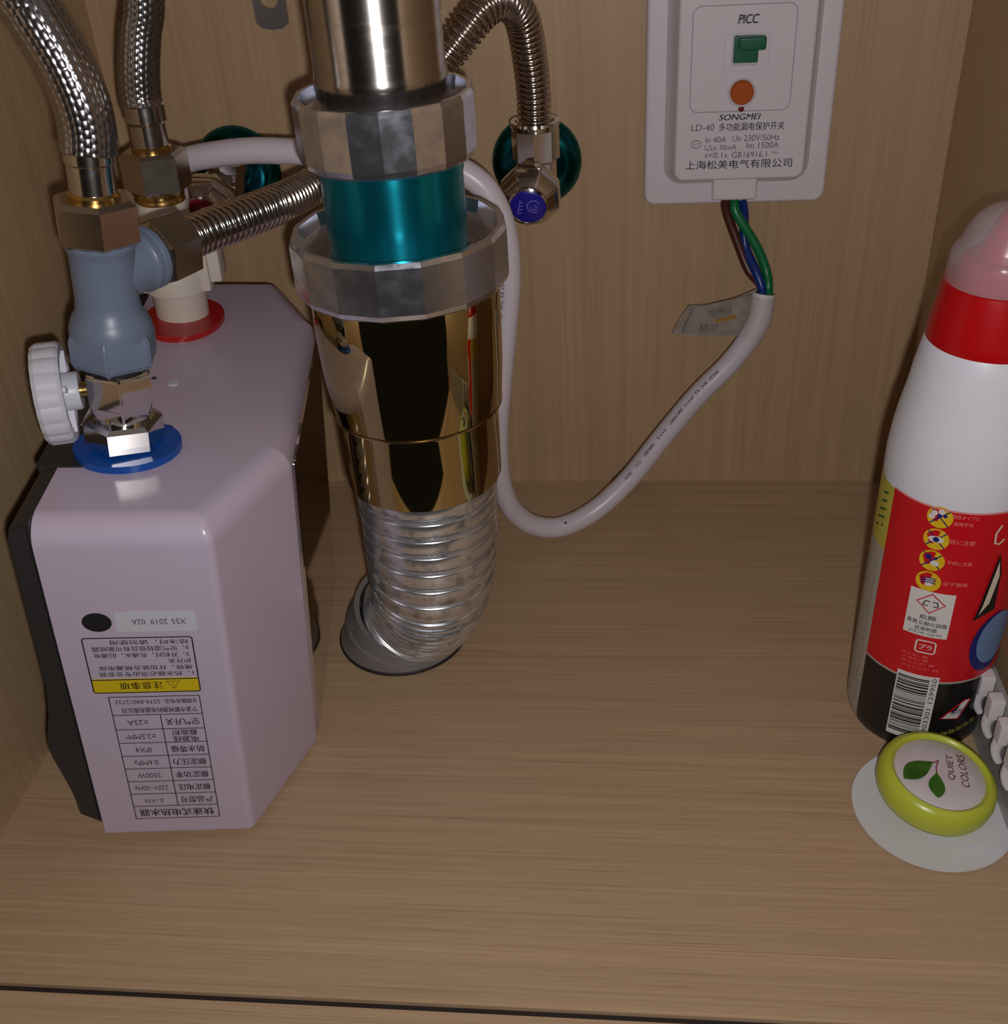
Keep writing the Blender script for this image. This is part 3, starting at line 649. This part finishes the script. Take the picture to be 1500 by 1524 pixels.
obj('sheath', tube(CP, CRAD, 24), 'cable', cab, 60)
CS = [0]
for a, b_ in zip(CP, CP[1:]): CS.append(CS[-1] + (b_ - a).length)
def cable_f(side):
    """map (distance along the cable, offset round it) to its surface, offset 0 facing the camera side"""
    def f(u, v):
        k = min(range(0, len(CS)), key=lambda i: abs(CS[i] - u)); k = min(max(k, 0), len(CP) - 2)
        t = (CP[k + 1] - CP[k]).normalized(); p = CP[k] + t * (u - CS[k])
        c = (CAM - p); c = (c - t * c.dot(t)).normalized(); w = t.cross(c); a = (v + side) / CRAD
        return p + (c * math.cos(a) + w * math.sin(a)) * (CRAD + 0.00015)
    return f
def s_near(px, py, Y):
    q = at_y(px, py, Y); k = min(range(len(CP)), key=lambda i: (CP[i] - q).length); return CS[k]
bm = bmesh.new()
fA = cable_f(0.0018); sA = s_near(1085, 540, -0.034); sB = s_near(835, 784, -0.0755)
msg = ['60227', 'IEC 53', '(RVV)', '300/500V', '3×2.5', 'NINGBO', 'CCC', '2019']
u = sA + 0.008
for k, s in enumerate(msg):
    w_ = 0.0026 * len(s) * 0.62; text(bm, s, u + w_ / 2, 0, lambda a, b: fA(a, -b), w_, 0.0021, 0.03); u += w_ + (0.0045 if k > 2 else 0.002)
    if u > sB - 0.008: break
obj('printing', bm, 'black', cab); bm = bmesh.new(); flat(bm, circ(sB - 0.002, 0, 0.0009, n=14), fA); obj('print_dot', bm, 'black', cab); bm = bmesh.new()
fB = cable_f(-0.0035); u = s_near(744, 590, -0.107); sC = s_near(745, 330, -0.108)
for s in ['RVV', '3×2.5', '300/500V', 'GB/T 5023', '60227', 'IEC 53', 'CCC']:
    w_ = 0.0026 * len(s) * 0.62
    if u + w_ > sC: break
    text(bm, s, u + w_ / 2, 0, lambda a, b: fB(a, -b), w_, 0.0021, 0.03); u += w_ + 0.002
obj('printing', bm, 'black', cab)
# the three cores from the breaker to the sheath
s0 = CP[0]; s1 = (CP[0] - CP[6]).normalized()
for nm, m, px0, px1, dm, dx, dy in (('brown_core', 'w_brown', 1079, 1102, 0.002, -0.0018, 0.0022), ('green_core', 'w_green', 1093, 1128, -0.003, 0.0022, -0.0012), ('blue_core', 'w_blue', 1104, 1112, 0.003, -0.0018, -0.0022)):
    pts = [at_y(px0, 296, -0.011), at_y(px0 + 3, 318, -0.012 + dm), at_y(px1 - 3, 365, -0.016 + dm), at_y(px1 + 12, 402, -0.021 + dy), s0 + Vector((dx, dy, 0.004)), s0 + Vector((dx * 0.9, dy * 0.9, -0.004))]
    obj(nm, tube(spline(pts, 0.0015), 0.0029, 14), m, cab, 60)
k0 = 2; k1 = 26
obj('tape_wrap', tube(CP[k0:k1], CRAD + 0.0005, 24), 'tape', cab, 60)
obj('sheath_rim', tube(CP[0:3], CRAD + 0.0004, 24), 'plastic_tab', cab, 60)
# paper flag stuck round the cable end
Q = [[(1000, 497), (1085, 504), (1112, 498)], [(1012, 473), (1080, 472), (1118, 452)], [(1025, 455), (1075, 455), (1126, 430)]]
bm = bmesh.new(); n = 10; rows = []
def quad(r, t): a, b, c = r; return (a[0] * (1 - t) ** 2 + 2 * b[0] * t * (1 - t) + c[0] * t * t, a[1] * (1 - t) ** 2 + 2 * b[1] * t * (1 - t) + c[1] * t * t)
for dy in (0.0, 0.0006):
    G = []
    for r in Q:
        G.append([bm.verts.new(at_y(*quad(r, k / n), -0.022 - 0.006 * (k / n) + 0.002 * math.sin(3 * k / n)) + Vector((0, dy, 0))) for k in range(n + 1)])
    rows.append(G)
for G in rows:
    for i in range(2):
        for k in range(n): bm.faces.new((G[i][k], G[i][k + 1], G[i + 1][k + 1], G[i + 1][k]))
A, B = rows
for i in (0, 2):
    for k in range(n): bm.faces.new((A[i][k], A[i][k + 1], B[i][k + 1], B[i][k]))
flag = obj('paper_flag', bm, 'tag', cab, 60)
def FG(u, v):
    r0, r1 = Q[0], Q[2]; a = quad(r0, u); b = quad(r1, u); px, py = a[0] + (b[0] - a[0]) * v, a[1] + (b[1] - a[1]) * v
    return at_y(px, py, -0.0225 - 0.006 * u + 0.002 * math.sin(3 * u))
bm = bmesh.new()
strip(bm, [(0.08, 0.08), (0.95, 0.08), (0.95, 0.92), (0.08, 0.92)], 0.02, FG, True)
text(bm, '合格证', 0.48, 0.74, FG, 0.34, 0.24); text(bm, '检验', 0.36, 0.28, FG, 0.24, 0.22)
sub('lettering', bm, 'ink_grey', flag, cab)
bm = bmesh.new(); strip(bm, [(0.42, 0.45), (0.72, 0.5)], 0.10, FG); sub('stamp', bm, 'brass', flag, cab)

# ================================================================== STRAP ON THE BACK PANEL
xa, xb = at_y(378, 15, -0.004).x, at_y(425, 15, -0.004).x; zb = at_y(401, 45, -0.004).z; hc = at_y(401, -3, -0.004)
xm = (xa + xb) / 2; r = (xb - xa) / 2
out = [(xa, 0.375), (xa, zb + 0.0045), (xa + 0.003, zb + 0.0012), (xm, zb), (xb - 0.003, zb + 0.0008), (xb, zb + 0.003), (xb, 0.375)]
bm = bmesh.new(); hole = circ(xm + 0.0002, hc.z, 0.0058, n=28)
def ringfill(y):
    V = [bm.verts.new((u, y, v)) for u, v in out]; H_ = [bm.verts.new((u, y, v)) for u, v in hole]
    E = [bm.edges.new((V[i], V[(i + 1) % len(V)])) for i in range(len(V))] + [bm.edges.new((H_[i], H_[(i + 1) % len(H_)])) for i in range(len(H_))]
    bmesh.ops.triangle_fill(bm, edges=E, use_beauty=True); return V, H_
V1, H1 = ringfill(-0.0042); V2, H2 = ringfill(-0.0002)
for A, B in ((V1, V2), (H1, H2)):
    for i in range(len(A)): bm.faces.new((A[i], A[(i + 1) % len(A)], B[(i + 1) % len(A)], B[i]))
tag(obj('hanging_strap', bm, 'strap', None, 30), 'grey steel strap with a round hole high on the back panel', 'bracket')

# ================================================================== BOTTLE
BC = Vector((0.4653, -0.2265, 0)); BR = 0.0342
bo = thing('spray_bottle', 'white cleaner bottle with red and black label, red collar and milky cap', 'bottle', BC)
BT = Matrix.Translation(BC)
obj('body', lathe(solid([(0.0285, 0.0003), (0.0313, 0.0015), (0.0331, 0.0050), (0.0340, 0.0110), (0.0340, 0.1500), (0.0341, 0.1530), (0.0340, 0.1630), (0.0332, 0.1730), (0.0318, 0.1830), (0.0300, 0.1935), (0.0288, 0.2030), (0.0276, 0.2100), (0.0262, 0.2180), (0.0250, 0.2200)]), 72, BT), 'bottle_white', bo, 60)
obj('collar', lathe(solid([(0.0260, 0.2178), (0.0264, 0.2188), (0.0259, 0.2230), (0.0234, 0.2400), (0.0226, 0.2436), (0.0215, 0.2442)]), 72, BT), 'red_cap', bo, 40)
obj('nozzle', lathe(solid([(0.0190, 0.2440), (0.0190, 0.2470), (0.0180, 0.2475), (0.0180, 0.2500), (0.0170, 0.2505), (0.0165, 0.2530), (0.0120, 0.2545), (0.0108, 0.2570), (0.0070, 0.2650), (0.0048, 0.2715), (0.0032, 0.2725)]), 40, BT), 'nozzle', bo, 40)
bm = lathe([(0.0224, 0.2442), (0.0223, 0.2500), (0.0219, 0.2545), (0.0205, 0.2578), (0.0192, 0.2590), (0.0186, 0.2605), (0.0170, 0.2650), (0.0138, 0.2705), (0.0095, 0.2742), (0.0050, 0.2760), (0, 0.2766)], 64, BT)
obj('cap', bm, 'cap', bo, 40)['label'] = 'milky see-through cap'
def bot(px, py, R=BR):
    """pixel -> (angle round the bottle, height)"""
    d = ray(px, py); o = CAM - BC; A = d.x ** 2 + d.y ** 2; Bq = 2 * (o.x * d.x + o.y * d.y); Cq = o.x ** 2 + o.y ** 2 - R * R
    D = max(0, Bq * Bq - 4 * A * Cq); t = (-Bq - math.sqrt(D)) / (2 * A); p = o + d * t
    a = math.atan2(p.y, p.x); return (a if a > 0 else a + 2 * PI), p.z
def wrap(a0, z0, off): return lambda u, v: BC + Vector(((BR + off) * math.cos(a0 + u / BR), (BR + off) * math.sin(a0 + u / BR), z0 + v))
def band(a0, a1, z0, z1, off, n=40, foot=False):
    bm = bmesh.new(); rows = [(BR + off, z0), (BR + off, z1)]
    if foot: rows = [(0.0317, 0.0017), (0.0333, 0.0050), (0.0339, 0.0080)] + [(BR + off, 0.0110), (BR + off, z1)]
    G = [[bm.verts.new(BC + Vector((r * math.cos(a0 + (a1 - a0) * k / n), r * math.sin(a0 + (a1 - a0) * k / n), z))) for k in range(n + 1)] for r, z in rows]
    for A, B in zip(G, G[1:]):
        for k in range(n): bm.faces.new((A[k], A[k + 1], B[k + 1], B[k]))
    return bm
def spot(bm, cx, cy, rx, ry, f, n=40, rings=6):
    """a printed oval that follows the curve of the bottle"""
    c = bm.verts.new(f(cx, cy)); prev = None
    for q in range(1, rings + 1):
        ring = [bm.verts.new(f(cx + rx * q / rings * math.cos(2 * PI * k / n), cy + ry * q / rings * math.sin(2 * PI * k / n))) for k in range(n)]
        for k in range(n):
            if prev is None: bm.faces.new((c, ring[k], ring[(k + 1) % n]))
            else: bm.faces.new((prev[k], ring[k], ring[(k + 1) % n], prev[(k + 1) % n]))
        prev = ring
aL = bot(1312, 840)[0]; aR = aL + 3.6; ZL0, ZLB, ZLT = 0.0065, 0.0505, 0.1500
lab = obj('label', band(aL, aR, ZLB, ZLT, 0.0, 72), 'red', bo, 60)
sub('black_band', band(aL, aR, 0.0108, ZLB - 0.0004, 0.0, 72, True), 'blackp', lab, bo, 60)
sub('silver_line', band(aL, aR, ZLB - 0.0006, ZLB + 0.0006, 0.0001, 72), 'silver', lab, bo, 60)
sub('top_line', band(aL, aR, ZLT - 0.0005, ZLT + 0.0004, 0.0001, 72), 'pink_ink', lab, bo, 60)
sub('side_panel', band(aL - 1.5, aL, 0.0108, 0.1140, 0.0, 40, True), 'silver', lab, bo, 60)
sub('yellow_panel', band(aL - 1.5, aL, 0.1140, 0.1490, 0.0, 40), 'yellow_green', lab, bo, 60)
bm = bmesh.new(); f = wrap(aL, 0, 0.0002)
for k in range(5): strip(bm, [(-0.012 + 0.001 * k, 0.122 + 0.005 * k), (-0.004, 0.126 + 0.0045 * k)], 0.0012, f)
for k in range(34): strip(bm, [(-0.016, 0.014 + 0.0027 * k), (-0.003 - 0.002 * random.random(), 0.014 + 0.0027 * k)], 0.0006, f)
sub('side_print', bm, 'green_ink', lab, bo)
# four round warning symbols with captions
def disc(bm, px, py, r, off, dx=0, dy=0, ry=None): a, z = bot(px, py); flat(bm, circ(dx, dy, r, ry, 28), wrap(a, z, off))
ic = [(1398.7, 770), (1393, 802.6), (1386.5, 834), (1381, 865)]
b1 = bmesh.new(); b2 = bmesh.new(); b3 = bmesh.new()
for k, (px, py) in enumerate(ic):
    a, z = bot(px, py); f = wrap(a, z, 0.0002); disc(b1, px, py, 0.0056, 0.0001)
    g = wrap(a, z, 0.0003)
    if k == 0:
        for cx, cy in ((-0.0025, 0.0018), (0.0004, 0.0030), (-0.0034, -0.0003)): flat(b2, circ(cx, cy, 0.0014, n=14), f)
        flat(b3, circ(-0.0002, 0.0008, 0.0011, n=14), g); flat(b3, circ(0.0022, 0.0012, 0.0009, n=14), g)
    elif k == 1:
        flat(b2, circ(0, 0, 0.0034, 0.0017, 20), f); flat(b3, circ(0, 0, 0.0014, n=16), g)
    elif k == 2:
        flat(b3, circ(-0.0016, 0.0018, 0.0015, n=16), g); flat(b2, circ(0.0015, -0.0012, 0.0019, 0.0015, 16), f); flat(b3, circ(0.0015, 0.0016, 0.0008, n=12), g)
    else:
        flat(b2, [(-0.0012, -0.0026), (0.0020, -0.0022), (0.0020, 0.0026), (-0.0012, 0.0022)], f)
        for q in range(3): strip(b3, [(-0.0032, -0.0012 + 0.0012 * q), (0.0008, 0.0000 + 0.0012 * q), (0.0034, -0.0006 + 0.0012 * q)], 0.0006, g)
    if k < 3:
        strip(b3, [(-0.0040, 0.0040), (0.0040, -0.0040)], 0.0006, g); strip(b3, [(-0.0040, -0.0040), (0.0040, 0.0040)], 0.0006, g)
sub('warning_symbols', b1, 'yellow_ic', lab, bo); sub('symbol_white', b2, 'white_ink', lab, bo); sub('symbol_dark', b3, 'navy', lab, bo)
bm = bmesh.new()
def btext(s, px, py, w, h, off=0.0002, bold=0.0, rot=0):
    a, z = bot(px, py); f0 = wrap(a, z, off)
    text(bm, s, 0, 0, f0, w, h, bold)
btext('酸性タイプと', 1438, 771, 0.0110, 0.0021); btext('併用不可', 1434, 781, 0.0082, 0.0021); btext('目に注意', 1433, 808, 0.0104, 0.0024); btext('子供に注意', 1428, 839, 0.0106, 0.0022); btext('必ず換気', 1422, 870, 0.0106, 0.0022)
sub('captions', bm, 'pink_ink', lab, bo); bm = bmesh.new()
for s, px, py, w in (('ボトル：PE', 1361, 974, 0.0120), ('ノズル：PP', 1362, 980, 0.0120), ('キャップ：PP', 1366, 987, 0.0150), ('シュリンク：PS', 1368, 994, 0.0170)): btext(s, px, py, w, 0.0016)
sub('material_list', bm, 'pink_ink', lab, bo)
# hazard box
a, z = bot(1382, 914); zt = bot(1392, 882)[1]; zb2 = bot(1373, 946)[1]; hh = (zt - zb2) / 2; zc = (zt + zb2) / 2; f = wrap(a, zc, 0.0002); f2 = wrap(a, zc, 0.0005)
bm = bmesh.new(); ww = 0.0100
for k in range(8): flat(bm, [(-ww + 2 * ww * k / 8, -hh), (-ww + 2 * ww * (k + 1) / 8, -hh), (-ww + 2 * ww * (k + 1) / 8, hh), (-ww + 2 * ww * k / 8, hh)], f)
sub('hazard_box', bm, 'white_ink', lab, bo)
bm = bmesh.new(); strip(bm, [(-0.0062, hh * 0.50), (0, hh * 0.92), (0.0062, hh * 0.50), (0, hh * 0.08)], 0.0008, f2, True); sub('hazard_diamond', bm, 'red', lab, bo)
bm = bmesh.new()
strip(bm, [(-0.0034, hh * 0.42), (-0.0024, hh * 0.60), (-0.0004, hh * 0.58)], 0.0007, f2); strip(bm, [(0.0034, hh * 0.42), (0.0026, hh * 0.60), (0.0006, hh * 0.58)], 0.0007, f2)
strip(bm, [(-0.0036, hh * 0.38), (-0.0010, hh * 0.40)], 0.0006, f2); strip(bm, [(0.0036, hh * 0.38), (0.0012, hh * 0.40)], 0.0006, f2)
text(bm, '危険', 0, -hh * 0.13, f2, 0.0074, hh * 0.22, 0.03); text(bm, '重篤な眼の損傷', 0, -hh * 0.41, f2, 0.0180, hh * 0.20, 0.02); text(bm, '皮膚刺激', 0, -hh * 0.65, f2, 0.0100, hh * 0.18, 0.02); text(bm, 'JSDA-GHS', 0, -hh * 0.87, f2, 0.0150, hh * 0.15)
sub('hazard_print', bm, 'ink', lab, bo)
a, z = bot(1377, 963); f = wrap(a, z, 0.0002); bm = bmesh.new()
strip(bm, rrect(-0.0044, 0.0044, -0.0036, 0.0036, 0.0014), 0.0007, f, True); text(bm, 'プラ', 0, 0, f, 0.0060, 0.0032, 0.02); sub('recycling_mark', bm, 'white_ink', lab, bo)
# bar code, digits running up the side
a, _ = bot(1357, 1050); zt = bot(1366, 1001)[1] - 0.0012; zb2 = 0.0112; f = wrap(a, 0, 0.0002); f2 = wrap(a, 0, 0.0003); ww = 0.0098
bm = bmesh.new()
for k in range(8): flat(bm, [(-ww + 2 * ww * k / 8, zb2), (-ww + 2 * ww * (k + 1) / 8, zb2), (-ww + 2 * ww * (k + 1) / 8, zt), (-ww + 2 * ww * k / 8, zt)], f)
bc = sub('bar_code', bm, 'white_ink', lab, bo)
bm = bmesh.new(); zz = zb2 + 0.0030; rnd = random.Random(7)
while zz < zt - 0.0022:
    h = rnd.choice((0.00035, 0.0006, 0.0009, 0.0012)); u1_ = 0.0056
    for k in range(4): flat(bm, [(-0.0092 + (u1_ + 0.0092) * k / 4, zz), (-0.0092 + (u1_ + 0.0092) * (k + 1) / 4, zz), (-0.0092 + (u1_ + 0.0092) * (k + 1) / 4, zz + h), (-0.0092 + (u1_ + 0.0092) * k / 4, zz + h)], f2)
    zz += h + rnd.choice((0.0003, 0.0005, 0.0008))
text(bm, '4 903301 129950', (zt + zb2) / 2, 0, lambda u, v: f2(0.0077 - v, u), zt - zb2 - 0.002, 0.0023)
sub('bar_code_print', bm, 'black', lab, bo)
# big logo stroke, blue roundel, small badge
bm = bmesh.new(); f = wrap(0, 0, 0.0007); pk = lambda px, py: (lambda q: (q[0] * BR, q[1]))(bot(px, py))
flat(bm, [pk(1488, 822), pk(1489, 850), pk(1478, 905), pk(1446, 924), pk(1455, 905)], f); sub('logo_outline', bm, 'blackp', lab, bo)
bm = bmesh.new(); f = wrap(0, 0, 0.0010); flat(bm, [pk(1486, 834), pk(1485, 856), pk(1470, 896), pk(1454, 914), pk(1460, 902)], f)
strip(bm, [pk(1490, 780), pk(1481, 793), pk(1479, 807), pk(1485, 808), pk(1493, 800)], 0.0009, f); sub('logo_letter', bm, 'cream_ink', lab, bo)
a, z = bot(1446, 968); bm = bmesh.new(); spot(bm, 0.0110, 0.002, 0.0125, 0.0180, wrap(a, z, 0.0003)); sub('roundel', bm, 'navy', lab, bo)
bm = bmesh.new(); spot(bm, 0.0125, 0.004, 0.0108, 0.0155, wrap(a, z, 0.0005)); sub('roundel_face', bm, 'sky_ink', lab, bo)
a, z = bot(1424, 1055); f = wrap(a, z, 0.0006); bm = bmesh.new(); flat(bm, [(-0.0080, -0.0050), (0.0010, -0.0062), (0.0060, 0.0055), (0.0030, 0.0062)], f); sub('badge', bm, 'white_ink', lab, bo)
bm = bmesh.new(); f = wrap(a, z, 0.0008); strip(bm, [(-0.0080, -0.0050), (0.0010, -0.0062), (0.0060, 0.0055), (0.0030, 0.0062)], 0.0010, f, True); sub('badge_frame', bm, 'red', lab, bo)
bm = bmesh.new(); text(bm, '防カビ', 0.0005, -0.0008, wrap(a, z, 0.0009), 0.0060, 0.0034, 0.03, 0.5); sub('badge_print', bm, 'navy', lab, bo)
bm = bmesh.new(); a, z = bot(1415, 1088); f = wrap(a, z, 0.0002)
for k in range(5): text(bm, '洗剤', -0.004 + 0.004 * k, -0.001 + 0.001 * k, f, 0.0034, 0.0030)
sub('base_print', bm, 'yellow_green', lab, bo)

# ================================================================== AIR FRESHENER, DISH AND CARD
DC = Vector((0.4600, -0.2960, 0)); DRR = 0.0375
bm = lathe([(0, 0.0004), (0.030, 0.0004), (DRR, 0.0016), (DRR, 0.0024), (0.031, 0.0014), (0, 0.0014)], 72, Matrix.Translation(DC))
tag(obj('round_tray', bm, 'dish', None, 40), 'thin milky white round tray lying under the lime air freshener', 'tray')
c0 = at_z(1491, 1265, 0.004); c1 = at_z(1459, 1130, 0.004)
ey = (c1 - c0).normalized(); ex = (at_z(1412, 1247, 0.004) - c0).normalized()
CL = (c1 - c0).length
poly = [c0, c1, c1 + ex * 0.032, c0 + ex * 0.032 + Vector((0, 0, 0))]
bm = bmesh.new(); A = [bm.verts.new(p + Vector((0, 0, -0.0012 if i in (0, 1) else -0.0010))) for i, p in enumerate(poly)]; B = [bm.verts.new(v.co + Vector((0, 0, 0.0005))) for v in A]
bm.faces.new(A[::-1]); bm.faces.new(B)
for i in range(4): bm.faces.new((A[i], A[(i + 1) % 4], B[(i + 1) % 4], B[i]))
tag(obj('paper_card', bm, 'paper', None), 'small white square card between the air freshener and the milky tray', 'card')
FC = Vector((0.4590, -0.2930, 0.0090)); FN = Vector((0.125, -0.05, 1)).normalized()
FT = placed(FC, FN, (1, 0, 0))
fr = thing('air_freshener', 'round lime green air freshener with two leaves on its pale top', 'air freshener', FC)
bm = lathe([(0, -0.0012), (0.0225, -0.0012), (0.0258, 0.0005), (0.0272, 0.004), (0.0276, 0.0085), (0.0270, 0.0125), (0.0252, 0.0152), (0.0232, 0.0160), (0.0219, 0.0152), (0.0214, 0.0138), (0, 0.0138)], 80, FT)
rim = obj('rim', bm, 'lime', fr, 50)
dsk = obj('top_disc', lathe([(0.0212, 0.0140), (0.0206, 0.0147), (0.0120, 0.0154), (0, 0.0157)], 72, FT), 'disc', fr, 60)
# printed leaves and words: take the spots from the photograph, onto the disc plane
dn = FN; dpo = FT @ Vector((0, 0, 0.0158)); FTI = FT.inverted()
def fpx(px, py):
    d = ray(px, py); t = (dpo - CAM).dot(dn) / d.dot(dn); q = FTI @ (CAM + d * t); return q.x, q.y
def DSK(u, v): return FT @ Vector((u, v, 0.0160))
def leaf(bm, tip, base, wid, bend=0.0):
    L_ = []; R_ = []
    ax = (base[0] - tip[0], base[1] - tip[1]); l = math.hypot(*ax); nx, ny = -ax[1] / l, ax[0] / l
    for k in range(13):
        t = k / 12; w = wid * (math.sin(PI * t ** 0.85)) ; cx = tip[0] + ax[0] * t + nx * bend * math.sin(PI * t); cy = tip[1] + ax[1] * t + ny * bend * math.sin(PI * t)
        L_.append((cx + nx * w, cy + ny * w)); R_.append((cx - nx * w, cy - ny * w))
    flat(bm, L_ + R_[::-1][1:-1], DSK)
bm = bmesh.new(); leaf(bm, fpx(1345, 1159), fpx(1388, 1134), 0.0048, 0.0008); sub('printed_leaf', bm, 'leaf', dsk, fr)
bm = bmesh.new(); leaf(bm, fpx(1396, 1188), fpx(1394, 1150), 0.0038, 0.0003); sub('printed_leaf', bm, 'leaf', dsk, fr)
bm = bmesh.new(); strip(bm, [fpx(1386, 1136), fpx(1392, 1134), fpx(1397, 1132)], 0.0006, DSK); strip(bm, [fpx(1394, 1151), fpx(1393, 1142), fpx(1396, 1133)], 0.0006, DSK); sub('printed_stem', bm, 'maroon', dsk, fr)
def along(s, p0, p1, h, m_):
    a, b = fpx(*p0), fpx(*p1); L = math.hypot(b[0] - a[0], b[1] - a[1]); tx, ty = (b[0] - a[0]) / L, (b[1] - a[1]) / L; cx, cy = (a[0] + b[0]) / 2, (a[1] + b[1]) / 2
    text(m_, s, 0, 0, lambda u, v: DSK(cx + u * tx - v * ty, cy + u * ty + v * tx), L, h, 0.012, 0.1)
bm = bmesh.new(); along('QUIET', (1417, 1161), (1413, 1124), 0.0036, bm); along('COLORS', (1438, 1172), (1429, 1124), 0.0036, bm); sub('lettering', bm, 'maroon', dsk, fr)

# ================================================================== HOOK RAIL BY THE SIDE PANEL
hk = thing('hook_rail', 'smoky clear plastic rail with white hooks standing against the side panel', 'hook rail', (0.491, -0.30, 0))
bm = prism(rrect(-0.40, -0.2375, 0.0003, 0.0480, 0.010), 0.4918, 0.4945, lambda u, v, h: Vector((h, u, v)))
obj('back_plate', bm, 'smoke', hk, 35)
for k in range(4):
    y = -0.2535 - 0.0165 * k
    o = obj('hook', rbox(0.4848, 0.4917, y - 0.0038, y + 0.0038, 0.0385, 0.0510, 0.0010), 'hook', hk)
    pts = spline([Vector((0.4880, y + 0.001, 0.0390)), Vector((0.4868, y + 0.001, 0.0330)), Vector((0.4874, y, 0.0285)), Vector((0.4888, y - 0.001, 0.0255))], 0.001)
    sub('hook_tip', tube(pts, lambda s, a: 0.0033 - 0.11 * s, 14), 'hook', o, hk, 60)
